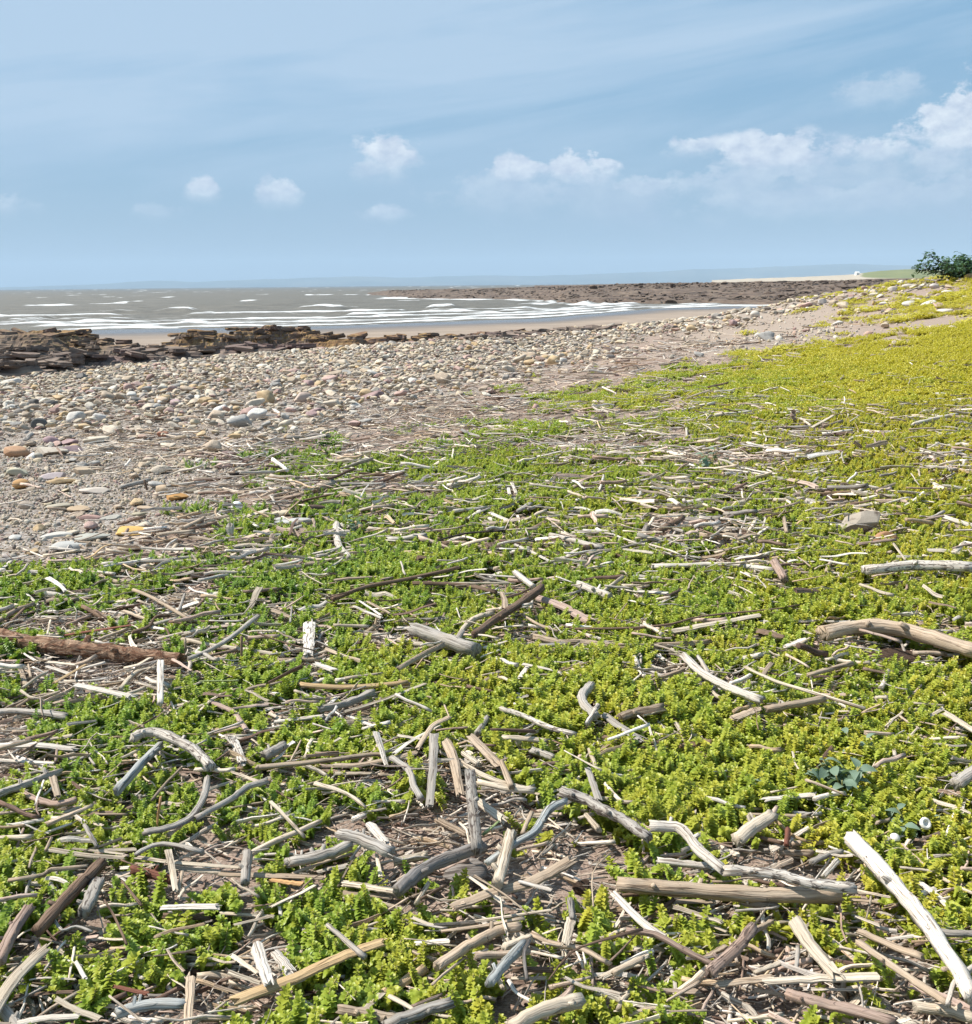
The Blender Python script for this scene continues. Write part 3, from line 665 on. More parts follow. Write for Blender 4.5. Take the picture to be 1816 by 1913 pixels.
def simple_stem(h, lean, off=(0, 0), r=.0013):
    C = np.array([[off[0] + lean[0] * z * (1 + z / h), off[1] + lean[1] * z * (1 + z / h), z] for z in np.linspace(-.01, h * .97, 5)])
    return stick_shape(C, r, r * .6, 5, .05, wob=0, jag=0)

# ------------------------------------------------------------------ scatter: points carrying rotation, scale and choice of shape
def scatter(name, pts, rots, scl, idx, shapes, label):
    col = bpy.data.collections.new(name + '_shapes')
    for i, (me) in enumerate(shapes):
        me, colr = me if isinstance(me, tuple) else (me, None)
        o = bpy.data.objects.new('%s_shape_%02d' % (name, i), me); col.objects.link(o)
        if colr: o.color = (*colr, 1)
    me = bpy.data.meshes.new(name); me.vertices.add(len(pts)); me.vertices.foreach_set('co', np.asarray(pts, np.float32).ravel())
    for nm, ty, arr, key in (('rot', 'FLOAT_VECTOR', rots, 'vector'), ('scl', 'FLOAT_VECTOR', scl, 'vector'), ('idx', 'INT', idx, 'value')):
        a = me.attributes.new(nm, ty, 'POINT'); a.data.foreach_set(key, np.asarray(arr, np.int32 if ty == 'INT' else np.float32).ravel())
    o = link(name, me, kind='stuff', label=label)
    ng = bpy.data.node_groups.new(name + '_spread', 'GeometryNodeTree')
    ng.interface.new_socket('Geometry', in_out='INPUT', socket_type='NodeSocketGeometry'); ng.interface.new_socket('Geometry', in_out='OUTPUT', socket_type='NodeSocketGeometry')
    N_ = ng.nodes; gi = N_.new('NodeGroupInput'); go = N_.new('NodeGroupOutput'); ip = N_.new('GeometryNodeInstanceOnPoints'); ci = N_.new('GeometryNodeCollectionInfo')
    ci.inputs['Collection'].default_value = col; ci.inputs['Separate Children'].default_value = True; ci.inputs['Reset Children'].default_value = True
    def na(nm, ty):
        q = N_.new('GeometryNodeInputNamedAttribute'); q.data_type = ty; q.inputs['Name'].default_value = nm; return q.outputs[0]
    e2r = N_.new('FunctionNodeEulerToRotation'); l = ng.links.new
    l(gi.outputs[0], ip.inputs['Points']); l(ci.outputs[0], ip.inputs['Instance']); ip.inputs['Pick Instance'].default_value = True
    l(na('idx', 'INT'), ip.inputs['Instance Index']); l(na('rot', 'FLOAT_VECTOR'), e2r.inputs[0]); l(e2r.outputs[0], ip.inputs['Rotation']); l(na('scl', 'FLOAT_VECTOR'), ip.inputs['Scale'])
    l(ip.outputs[0], go.inputs[0])
    md = o.modifiers.new('spread', 'NODES'); md.node_group = ng
    return o
def spread(n, y0, y1, half=.66, extra=.35, power=1.0):
    """N places at distances y0..y1, as dense near as far when power=1 in area"""
    y = np.sqrt(rng.uniform(y0 ** 2, y1 ** 2, n)) if power == 1 else y0 * (y1 / y0) ** rng.uniform(0, 1, n)
    return rng.uniform(-1, 1, n) * (half * y + extra), y

LAND = []      # landmarks: (x, y, phrase)
TODO = []      # things still to be told apart: (object, what it is, x, y, group)
def landmark(x, y, phrase): LAND.append((x, y, phrase))

COLR = dict(white=(.66, .61, .54), cream=(.60, .52, .41), tan=(.44, .35, .26), grey=(.40, .37, .33), bluegrey=(.40, .42, .41), brown=(.20, .135, .095), pinkbrown=(.36, .265, .215),
    dark=(.055, .045, .04), orange=(.50, .30, .14), red=(.22, .09, .06), charcoal=(.25, .23, .215), ochre=(.50, .36, .20), green=(.30, .36, .16), pink=(.48, .36, .30))
CNAME = dict(white='bleached white', cream='pale cream', tan='tan', grey='grey', bluegrey='smooth blue-grey', brown='brown', pinkbrown='pinkish brown', dark='blackish', orange='orange-brown', red='dark reddish',
    charcoal='charcoal grey', ochre='ochre', green='dry green', pink='pinkish')
ZM = dict(A=(0, 1100, 3.0267), B=(500, 1050, 3.0267), C=(1050, 1050, 2.3708), D=(0, 1450, 3.0267), E=(550, 1450, 2.7938), F=(1150, 1450, 2.7267), G=(0, 800, 2.594), H=(600, 800, 2.594), I=(1200, 700, 2.948), J=(900, 640, 3.632), K=(1350, 640, 3.897), P=(0, 0, 1.0))
# kind: t round stick, k twig, p split plank, g log, l lump.  ^n lifts it n cm, u stands it up, m mottled, s spotted, b bark, r rotten
STICKS = """A
gb orange 92 5,265 150,300 350,325 560,350 760,372 1010,402 |thick bark-flaked log|lying at the left edge, bark coming off in orange scales
t^2 tan 30 -20,190 90,120 190,85
t^2 brown 18 -20,270 80,170 160,90
p^2 white 16 150,25 215,90
t tan 14 110,180 250,165 430,150
t pinkbrown 30 240,95 380,10
t^3 tan 26 755,5 880,60 1080,180 |long straight tan stick|slanting down to a crossed brown stick
t^2 grey 18 1045,30 1010,130
t^2 brown 16 1170,45 1055,165
p^1 white 25 1080,140 1230,30
p^1 white 42 1180,30 1385,15 |jagged bleached plank|half buried in green sandwort
t^2 brown 22 960,150 880,160 840,215 750,245
t^2 brown 18 1015,188 1410,182
t^4 grey 26 1460,155 1300,280 1180,350 1070,395 |grey forked branch|rising to the right behind the bark-flaked log
t^3 cream 14 285,180 268,262
p^2 red 24 370,262 540,235 750,205 |dark reddish strip of wood|lying along the back of the bark-flaked log
t^2 tan 16 560,285 720,225
t^1 cream 28 1030,285 1200,320 1420,350 1600,380
k^4 brown 12 1460,250 1560,290 1780,350
t tan 32 1570,412 1700,405 1830,395
pm^2 white 72 1748,200 1742,370 |short white block of crumbly wood|standing out among green sandwort
p^2 tan 40 1540,120 1650,165
t^3 grey 14 1640,190 1650,100
ku^0 brown 14 1365,500 1365,270 |thin brown stem standing upright|beside the bark-flaked log's right end
tu^0 tan 16 1050,420 1045,280
t^1 cream 30 680,570 740,500 800,460 880,450
t^4 white 40 906,650 908,415 |smooth pale peg|pointing away from the viewer below the bark-flaked log
p^3 white 50 440,545 580,575 740,610 |split white plank|lying in the heap of chips at left
t^2 cream 20 720,595 820,560
p^1 cream 22 740,590 880,600
p^2 cream 26 275,415 425,430
p^2 white 26 270,440 390,480
t tan 16 -10,485 130,450
p^1 tan 28 110,440 145,540
t^1 tan 14 160,430 175,505
t^2 cream 20 130,560 210,500 270,470
p^3 ochre 22 310,530 480,430
lr orange 60,34 530,510 |lump of crumbling orange wood|under the broken edge of the bark-flaked log
t^1 grey 44 -30,700 80,690 230,700 385,720 |long grey pole|running off the left edge below the chip heap
t^2 cream 18 120,575 200,620 340,580
t^1 tan 22 100,665 200,610 350,590
p^2 tan 30 310,645 385,625
t^1 cream 16 910,725 1080,640
p^1 cream 30 980,665 1080,640
k^4 green 12 1130,522 1350,520
p^2 pink 34 1195,640 1310,690 1360,750 1395,800 |curved pinkish strip|bowed over yellow-green sandwort
gm^4 white 60 755,840 820,812 900,815 990,855 1080,900 1150,960 1190,1010 |curved branch with ringed bark|arching over a blue-grey peg, white and reddish brown
t^3 bluegrey 50 905,885 780,1010 660,1145 |smooth blue-grey peg|leaning against the curved ringed branch
t^3 white 12 1270,830 1310,880
pm^2 white 48 1320,850 1370,980
t^3 brown 12 1310,910 1220,970
p^2 white 55 -20,890 200,885 410,905 |flat cream plank|at the left edge under a crossing stick
t^4 tan 22 -10,905 175,860
p^2 cream 30 230,860 400,830
k^2 tan 9 400,855 560,850
p^1 white 30 -10,970 300,985
t^2 grey 52 -20,1165 150,1100 340,1030 |grey round branch|sloping up from the left edge
p^3 tan 40 325,1170 300,1070
t^2 cream 22 800,905 690,955
k^2 tan 12 680,990 580,1080
t^2 tan 24 1020,1020 930,1110 860,1195
g^2 grey 62 1500,940 1600,885 |short stub of grey log|with a dark hollow cut end
t^2 tan 16 1640,980 1700,860
t^3 grey 40 1172,1075 1150,1180 1080,1290 950,1350 820,1375 |bent grey branch|curling down through the sandwort at lower left
t^3 grey 38 1510,1085 1400,1120 1300,1190 1110,1295
t^2 cream 28 1070,1300 950,1390
t^2 tan 20 1360,610 1420,560 1600,530
t^1 white 14 1500,690 1610,660
t^1 white 14 1540,720 1650,690
p^2 white 32 1560,750 1816,720
B
t^3 brown 26 370,210 560,140 800,95 980,55 1080,30 |long crooked brown branch|bowed across the middle of the sandwort
t^1 tan 26 40,40 200,15 300,5
t^1 cream 18 180,60 430,5
k^2 cream 14 855,115 1400,120
t^2 brown 26 820,120 1100,130 1290,170
p^1 white 24 1200,70 1400,85
g^3 white 34 1400,60 1500,140 |pale stub|under the upper tip of the brown spotted pole
gs^4 brown 46 1550,145 1420,240 1280,330 1170,410 |brown spotted pole|propped over other wood at mid height
t^2 cream 36 1065,440 1130,350 1200,310 1270,290
p^1 pink 72 1540,205 1670,250 1816,330 |broad pinkish board|sunk among chips right of the brown spotted pole
t^1 white 16 1500,200 1490,260
g^2 grey 84 830,372 1000,430 1170,490 |stout grey log with a knob|lying centre left on a forked stick
p^1 white 26 740,370 820,370
t^1 cream 34 740,440 840,465 940,470
t^4 tan 30 995,465 860,530 740,600
t^2 tan 20 1440,295 1530,350 1640,390
p^2 tan 32 330,490 430,530 530,560
lr brown 180,70 635,520 |flaking brown lump of bark|left of the stout grey log
t^1 tan 32 60,555 300,550
p^3 white 42 275,575 370,610 |bright white chip|lying in the sandwort beside tan planks
t^2 ochre 28 180,690 280,702 430,708 600,700 790,680 |long honey-coloured curved stick|lying level above a split stick
t^2 grey 42 290,835 450,800 600,740 |short silvery rod|beside a split cream stick
p^3 cream 28 440,845 650,780 885,690 |split cream stick|with a dark line along its middle
p^2 white 26 330,820 390,765
t^1 white 28 50,905 270,880
p^2 white 26 460,870 590,925
l grey 44,60 620,830
t^1 white 18 -10,830 100,820
t^1 tan 18 235,340 395,330
p^3 white 20 490,250 640,315
p^3 white 16 520,220 640,300
p^3 tan 20 570,225 690,290
p^1 tan 24 410,260 490,255
t^2 tan 36 -60,1160 0,1155 300,1125 560,1090 650,1085 |long tan branch|lying level across the centre left
p^2 tan 46 380,1150 560,1140 830,1080
p^1 cream 34 385,1195 580,1195
l grey 230,95 565,1275 |rounded grey burl|with fine rings, half hidden by sandwort
t^2 cream 22 270,1250 400,1290 520,1350
t^3 grey 42 710,1110 800,1180 830,1270 870,1340 |grey crook|bending down left of a tall dark plank
p^4 grey 54 915,1375 935,1180 940,980 |long flat grey plank|pointing straight away from the viewer
p^3 tan 58 1090,1310 1050,1100 1010,1020 |split tan plank|beside the long flat grey plank
p^3 white 24 720,1080 830,1000 970,930
p^4 tan 34 850,1050 930,930 1020,880
p^3 cream 24 740,980 860,1000
k^6 tan 12 1000,810 1030,880
g^2 grey 34 1240,880 1185,970
tm^3 white 34 1320,825 1450,870 1600,935 1740,975 |gnarled white and brown stick|with knobbly bark, lying below a brown lump
lr brown 150,75 1440,815 |crumbling brown lump|behind the gnarled white and brown stick
t^2 cream 32 1330,990 1590,1010
p^3 tan 58 1155,990 1240,1080 1310,1150
t^3 cream 34 1110,1080 1190,1140
t^2 cream 32 1060,1110 1150,1170 1250,1220 1360,1260 1500,1290
t^3 tan 38 1320,1130 1350,1200 1380,1270
t^1 grey 32 1545,475 1740,455
k^2 ochre 16 1600,635 1816,565
p^3 white 30 1430,650 1470,590
g^1 grey 48 1500,1065 1620,1110
C
g^2 white 38 75,100 210,150
t^3 cream 20 270,65 170,140
t tan 14 385,105 290,125
t tan 14 360,140 520,185
t^1 brown 20 520,130 430,165
t^1 white 26 400,20 640,12 780,15 940,35 |long white pole|lying level behind sandwort, right of centre
gs^3 pinkbrown 40 940,0 985,75 |short reddish-grey log|crossing the end of the long white pole
gm^2 white 50 1345,35 1560,15 1830,20 |black-speckled white log|running off the right edge
k^3 brown 13 60,295 300,292 480,275 620,240 920,210 1050,190 |very long thin brown switch|stretching across right of centre
p^2 cream 44 470,312 640,280 860,240 |flat cream plank with split end|under the very long thin brown switch
t^1 tan 30 -120,330 0,355 100,355 220,370 400,372 660,352
p^1 white 20 110,320 190,345
g^2 tan 80 1165,315 1290,290 1480,292 1650,340 1840,395 |big tan log with a peaked end|at the right edge, the largest there
t^1 white 14 1140,262 1280,265
t tan 12 1140,280 1230,285
lr brown 280,95 1470,435 |layered rotten brown log piece|under the big tan log with a peaked end
t^1 tan 16 670,370 880,325
p^2 brown 40 880,305 970,330
p^2 white 30 990,375 1075,345
t^3 white 40 540,415 620,490 740,555 880,610 |smooth white forked branch|reaching down to a tan rod, right of centre
t^2 grey 22 605,420 650,490
t^1 cream 24 640,530 680,590 750,615
tm^2 white 22 320,420 345,480 385,525
t^2 tan 20 370,535 540,480
g^3 grey 42 130,545 90,590 105,640 150,680 |grey hook of wood|curled round a white peg at centre
t^4 white 22 160,635 110,715
g^2 tan 46 265,685 330,665 440,645
p^2 grey 36 190,680 260,730 340,785 |tapered pale wedge|lying right of the grey hook of wood
t^1 brown 22 180,775 300,790 450,805
g^1 brown 32 530,820 660,800
p^1 cream 26 505,715 540,760 600,770
p^3 tan 40 770,690 870,650
g^3 tan 38 910,652 1040,628 1160,605 |tan rod|at the lower end of the smooth white forked branch
t^4 cream 16 810,465 950,530 1100,575 1340,650 |very long straight cream cane|slanting down to the right
t^2 tan 24 1090,500 1285,450
k^1 cream 10 1140,500 1215,545
p^2 tan 22 890,500 925,450
l grey 90,40 985,490
t^1 grey 20 920,590 1000,640
p^2 cream 38 1700,670 1830,750 |thick cream slat|cut off by the right edge
l white 50,44 1500,805 |small white nub of wood|on bare grit near the right edge
t^2 cream 24 120,830 150,910
p^3 grey 32 115,920 160,1050
t^1 cream 18 1390,600 1440,600
t^1 cream 14 1560,625 1690,635
p^2 white 32 900,1052 1115,1030
p^1 white 22 400,400 450,430
g^2 grey 56 1750,985 1830,925
k^1 tan 14 -10,475 100,445
D
t^2 pinkbrown 36 110,90 220,140 330,160 430,135
tm^2 white 32 -20,285 120,270 250,245 400,235 |mottled white branch|lying level near the left edge under leafy tips
t^1 tan 16 530,215 720,215
ku^0 orange 16 880,400 890,260 910,115 |orange dead stalk|standing upright with a brown seed head
t^4 cream 28 1535,150 1620,235 1720,340 |straight cream peg|leaning on a second cream stick
t^2 cream 32 1810,255 1690,310 1510,390 1420,440
t^4 grey 28 480,280 550,400
p^3 cream 32 290,415 520,450 700,460
p^3 cream 18 410,410 700,440
t^3 tan 20 290,350 260,420
t^4 grey 28 770,440 860,395 960,385 1140,430 |arched grey rib of wood|bowed over the sandwort
t^3 tan 26 50,590 240,560 290,530 490,515
gs^4 brown 74 575,490 440,620 330,740 215,870 |broad brown-grey log|pointing to the lower left, propped on a speckled log
gm^3 grey 78 550,600 520,680 478,765 |speckled log with a ringed end|its round cut end facing the viewer
t^4 grey 18 290,785 350,870 430,850 520,880
k^5 brown 16 590,700 650,800 715,950
k^4 brown 16 690,590 800,730
g^2 red 56 755,525 970,590 |reddish-brown log stub|under a cream peg crossing it
p^5 cream 38 990,640 970,520 950,425 |upright-leaning cream peg|crossing the reddish-brown log stub
t^4 tan 24 1005,660 1030,540
p^3 cream 32 780,460 1000,490 1350,515 |long cream splinter|lying level beyond the reddish-brown log stub
p^2 cream 40 1000,520 1250,545 1350,560
p^2 tan 46 1250,550 1816,575
gs^4 grey 58 1385,600 1400,440 |grey knobbly stub|sticking up out of pale splinters
p^3 white 46 925,745 1060,740 1220,740 |bright white slat|shining over a dark hollow
t^1 brown 32 930,790 1180,805
p^1 cream 28 1250,775 1540,795
p^2 cream 22 1330,840 1540,790
g^2 grey 62 1620,490 1720,465 1816,440
g^4 pinkbrown 62 0,1050 80,880 165,750 |pinkish club-headed stick|standing toward the left edge
t^4 dark 22 -10,915 190,935
p^2 pink 36 230,1010 195,915
p^4 cream 85 250,985 90,1140 -30,1320 |broad cream board|running down into the left bottom corner
g^2 grey 66 0,1310 60,1380 120,1450
p^3 white 24 430,1050 480,1140
p^2 brown 26 90,1245 300,1225 410,1220
p^3 cream 36 320,1260 430,1320 560,1370
p^3 white 50 100,1400 260,1370 430,1360
p^2 red 30 650,1190 830,1230
g^3 bluegrey 66 670,1340 820,1295 1050,1290 |blunt blue-grey log|at the bottom edge behind an upright tan slat
p^4 tan 55 1060,1430 1070,1270 1080,1140 |tan slat|standing in front of the blunt blue-grey log
p^1 cream 18 750,1275 900,1270
p^5 white 70 1520,1165 1485,1070 1455,975 |blocky bright white chunk of split wood|in a fan of splinters
p^3 cream 30 1320,1020 1450,1110
p^4 white 62 1560,1000 1640,1100
p^3 cream 32 1300,1110 1470,1170
p^3 tan 24 1220,1185 1380,1240
p^2 orange 38 1540,590 1700,610
g^1 cream 22 20,1040 120,1030
E
p^4 ochre 70 440,872 230,950 0,1055 -290,1165 |big toffee-coloured plank|sloping down to the left at the bottom
g^4 grey 60 235,300 350,330 500,400 |bent grey log piece|left of the bright split chip
p^5 white 50 400,260 470,340 |bright split chip|resting on the bent grey log piece
t^2 tan 20 -10,510 150,450 300,405
g^3 grey 60 -20,445 140,415 290,360
gms^6 grey 58 950,385 930,180 915,-20 |knotty grey stake|rising away from the viewer at centre bottom
g^4 charcoal 70 985,365 830,420 690,480 600,545 545,595 |split charcoal-grey log|its dark frayed end curling down
ls charcoal 270,150 885,510 |dark rounded burl of wood|nested at the centre of the driftwood heap
t^5 bluegrey 42 1010,450 1150,350 1250,290 1330,170 1410,130 |bent blue-grey branch|rising to the right out of the heap
g^5 cream 66 1060,560 1095,430 1130,300 |stubby cream post|leaning beside the dark rounded burl of wood
p^4 tan 70 835,680 1050,605 1250,550 1430,450 |wide tan board|in front of the dark rounded burl
t^3 cream 34 960,30 1100,60 1250,75
gm^4 grey 60 1400,85 1520,120 1620,180 1720,230 1850,320 |scaly mottled branch|descending to the right at centre
t^2 cream 36 1525,205 1590,280
p^2 cream 56 960,130 1080,220
t^2 tan 38 745,230 900,310
k^5 green 16 1070,235 985,305
t^3 tan 26 1240,190 1190,300
p^2 cream 48 270,560 520,600
p^1 tan 40 270,610 500,630
p^3 cream 22 430,410 450,520
g^2 cream 48 530,445 690,410
t^3 cream 24 110,40 270,90 370,160
p^3 cream 24 620,740 740,780 930,760 1330,700 |long thin cream sliver|lying level in front of the wide tan board
t^4 tan 20 770,810 1000,780 1200,740
p^3 white 34 640,872 800,860
g^4 tan 56 750,990 900,890 1060,805 1170,785 |tan round log with a blunt end|pointing to the lower left at centre bottom
g^4 cream 46 1100,890 1230,840
g^5 bluegrey 58 1020,1080 1090,990 1190,885 |pale greenish-white peg|leaning by a dark forked twig
t^6 charcoal 22 1215,1060 1200,930 1225,860
g^2 brown 34 1145,1010 1350,1010
p^1 cream 24 1140,1055 1350,1055
t^4 grey 34 1440,650 1450,745
p^4 cream 50 1445,740 1415,870 |squared cream peg|under a short grey stub
t^3 tan 28 1240,820 1340,870 1500,900 1650,980
k^6 brown 15 1816,800 1500,890 1400,970 1330,1060 |wavy brown twig|drooping over pale chips
p^3 cream 38 1610,1050 1830,940
g^4 cream 78 1130,1310 1310,1215 1490,1170 |thick cream log end|rising out of the bottom edge
g^4 grey 68 480,1310 650,1240 810,1190 |smooth grey log|lying at the bottom edge left of centre
g^2 tan 58 240,1215 380,1240 540,1270
p^3 cream 34 450,1140 370,1215
p^3 cream 28 500,1150 650,1230
t^3 pink 22 615,1200 770,1140
k^7 tan 13 1220,720 1100,620 940,520 |thin pale twig|laid across the wide tan board
k^6 tan 10 1650,400 1560,500 1560,680
lr brown 110,80 1500,575
p^3 white 22 1120,1070 1160,1130 1230,1170
k^3 white 14 1500,890 1520,980
p^5 white 28 1180,550 1330,590
t^3 cream 30 700,560 640,660
t^4 brown 18 790,570 660,640
F
gs^5 white 56 185,255 330,270 420,370 550,480 |elbowed white branch|bent twice, its lower half laid across a tan log
gm^6 white 52 560,482 700,490 860,510 1000,550 1215,572 |white branch with red-brown patches|lying across the thick tan log with a round knot
t^2 white 40 220,435 370,450 480,465
g^3 tan 80 30,545 300,568 600,590 850,600 1130,595 |thick tan log with a round knot|lying level at lower right
gs^6 white 86 1205,320 1330,450 1480,620 1620,800 1760,1020 1810,1120 |long spotted white pole|the most striking one, with a notched upper end
t^4 grey 40 1620,785 1720,800 1830,800
ps^1 white 40 1550,540 1650,620 1730,690
g^4 cream 68 790,205 700,265 620,325 |pale stump of branch|framed by yellow-green sandwort
t^2 tan 22 690,195 970,205
t^3 ochre 18 820,230 900,300 970,330
t^3 brown 26 740,310 850,340
t^4 red 28 870,350 880,270
t^1 tan 34 840,390 1000,390
g^2 grey 34 1000,440 1080,400 1150,385
t^2 white 30 1060,510 1130,430
g^2 tan 46 640,640 820,665
p^1 tan 30 300,640 500,640
t^1 brown 24 10,610 250,590
p^3 white 44 -10,600 130,740 230,810
p^2 cream 36 310,670 530,740
p^1 cream 22 380,720 560,790
gm^4 pinkbrown 62 700,770 620,870 480,1000 |lilac-grey speckled log|ending at a broken tip, lower right
t^2 tan 32 800,740 700,790
t^2 tan 34 560,870 450,930
p^4 cream 82 920,745 1000,870 1115,1005 |broad cream wedge of plank|tapering to a rounded upper end
t^3 cream 30 845,950 710,1000
p^3 tan 46 520,1065 780,1030
p^4 cream 56 770,1045 1040,1030 1310,1020 |two-toned split cream board|lying level near the bottom
t^5 tan 42 1240,850 1400,960 1560,1070 1690,1160 |long tan forked branch|its fork curling up at the right edge
t^6 grey 30 1690,1165 1730,1050 1830,965
g^3 cream 60 1530,1170 1700,1195 1830,1235
p^2 pink 60 1530,1070 1830,1190
g^3 pinkbrown 58 880,1110 1020,1150 1200,1190 1420,1255 |pinkish round log|sloping down to the bottom edge
t^4 pinkbrown 32 60,785 200,805 340,880 500,960
t^4 tan 30 -10,1005 140,930
t^3 tan 40 1240,790 1400,860 1560,920
p^4 cream 24 1240,720 1340,760
p^3 white 24 1390,830 1510,815
l grey 115,80 1350,1160 |knotted grey burl with a swirl|near the bottom edge
l grey 90,50 1240,1140
t^3 grey 22 920,990 930,870
p^2 white 20 960,1085 1250,1090
p^1 tan 30 1110,620 1350,640
p^2 tan 24 1150,590 1330,600
G
t white 20 790,285 990,258
t brown 16 1000,258 1120,240
g dark 32 1120,228 1285,210 |charred black log|lying on grit at the edge of the shingle
l dark 44,34 1160,266
t^1 tan 20 1230,350 1400,335 1560,290 1630,268 |long tan club|pointing right above a green patch, thick tip
t brown 14 1160,180 1220,155 1350,150 1440,90
k cream 11 990,405 1065,355
p white 16 380,130 470,125
g grey 26 580,287 720,250
tu brown 12 715,300 700,250
t^2 tan 26 430,690 500,725 570,745 650,740
t cream 20 870,515 940,500
t^1 pink 20 970,600 1140,600
pu white 46 1120,550 1115,480 |white shard of wood|standing in a green patch near the golf ball
p^1 white 34 1170,545 1290,580
t^1 tan 24 1340,690 1560,655
t^1 cream 20 1450,700 1650,650
t^2 white 32 1630,465 1640,560 1695,630 |curved bone-white strip|hanging down through sandwort
t^2 white 20 1640,468 1725,492
t^1 cream 26 1080,680 1180,715
t^1 cream 16 1180,695 1245,650
t cream 18 680,690 760,690
t tan 24 -10,740 140,750
t white 18 -10,765 160,762
t^1 cream 20 800,640 860,560
H
p^1 cream 24 160,230 270,230
t^1 grey 20 100,270 310,270
g^1 cream 32 -10,288 60,265
p^2 cream 20 545,180 600,145
t brown 18 300,347 450,345 590,333
k^2 dark 13 550,550 700,510 900,495 |thin blackish switch|curving above a green patch at centre
t^1 tan 14 590,510 700,470 810,465
p^3 white 18 925,265 945,315
p^3 white 16 908,290 912,320
k white 15 1160,268 1300,262
t^3 white 14 1370,230 1350,300
t grey 22 1260,345 1350,310
t^2 grey 22 955,400 1015,365
t^2 grey 22 1010,390 1060,375
t cream 20 1060,410 1160,412
t^1 tan 16 1190,425 1265,400
p^2 white 18 715,435 780,390
p^2 white 26 820,410 905,448
t^2 white 15 940,565 1040,610 1135,660 |straight white cane|slanting down to the right at centre
t^2 grey 26 1110,515 1230,545 1360,580 |knobbly grey-white root|lying right of the straight white cane
t^1 white 16 1350,565 1310,610
k^2 white 14 1215,505 1390,510 1450,530 1530,560
k^2 grey 12 1150,655 1300,620 1640,530
t cream 22 335,550 415,565
lr pinkbrown 150,55 830,580
lr brown 100,45 885,640
g brown 36 600,565 700,560
lr pink 130,45 1660,395
k brown 16 1400,335 1700,330
I
p^2 cream 34 1165,728 1290,708 |pale blunt slat|joined in line with a brown stick at right
t^1 tan 20 1290,708 1540,685
t^1 tan 18 1165,548 1350,515 1550,490 1830,522 |long thin tan pole|lying level in front of dense yellow-green sandwort
k^2 white 18 390,515 600,540 790,577 |very white slender pole|slanting gently down at right of centre
t^2 grey 15 970,565 900,640 790,680
l pinkbrown 70,75 1020,670
l charcoal 120,60 620,800 |dark slate-grey lump|sunk in sandwort left of the grey boulder
p^2 cream 34 350,820 470,862
t^2 cream 14 410,810 490,765
t^2 tan 24 795,870 780,790
t cream 16 1350,830 1550,870 1700,890
t^3 cream 15 1385,930 1450,1020
t^1 white 26 1495,272 1600,245 1730,220 |greyish white log|lying alone on the yellow-green bank at right
t dark 12 1510,300 1640,280
t^1 grey 20 600,295 760,290 930,287
p white 16 640,312 900,310
pu pinkbrown 34 832,285 830,210 |stub of pinkish wood|standing upright from a grey pole
t^1 cream 14 870,240 930,280
p^2 cream 20 930,292 1050,225
t^1 tan 18 1000,285 1100,255
l brown 60,46 1135,255
t white 12 670,130 820,120
p^1 cream 18 260,440 460,400
t white 11 1000,370 1110,387
p^2 cream 26 740,450 740,390
p^1 white 32 920,552 990,530
t grey 16 530,620 590,680
t^1 tan 24 1010,1090 1045,1020
t tan 16 850,972 970,935
t cream 14 690,1200 830,1170
t^1 tan 20 20,1060 170,1030
p^1 grey 24 270,1000 410,1020
lr brown 64,34 880,130
J
g dark 26 90,14 350,8 |long black driftwood log|lying on the pale cobbles
t white 12 1640,170 1710,120
t white 16 700,300 800,285
t white 20 920,555 1040,580 1180,572
t white 18 820,662 960,660 1150,605
t^1 grey 20 610,590 760,570
t brown 16 650,545 780,510
t brown 14 1060,550 1190,515
t dark 10 1600,245 1816,235
t tan 13 1160,455 1300,415
t brown 10 230,510 320,450 410,420
k brown 9 190,412 320,437
t white 12 1390,440 1480,420 1560,440
t cream 14 1420,755 1560,720
t brown 15 1220,750 1400,705
t tan 13 210,695 400,685
t^1 white 14 1390,580 1390,640
l brown 60,34 820,505
l white 60,50 300,600
K
t dark 10 1250,158 1350,155
t white 9 260,95 300,135
p white 12 370,105 385,140
t^1 grey 12 380,480 560,470
t cream 12 1000,450 1240,440
"""
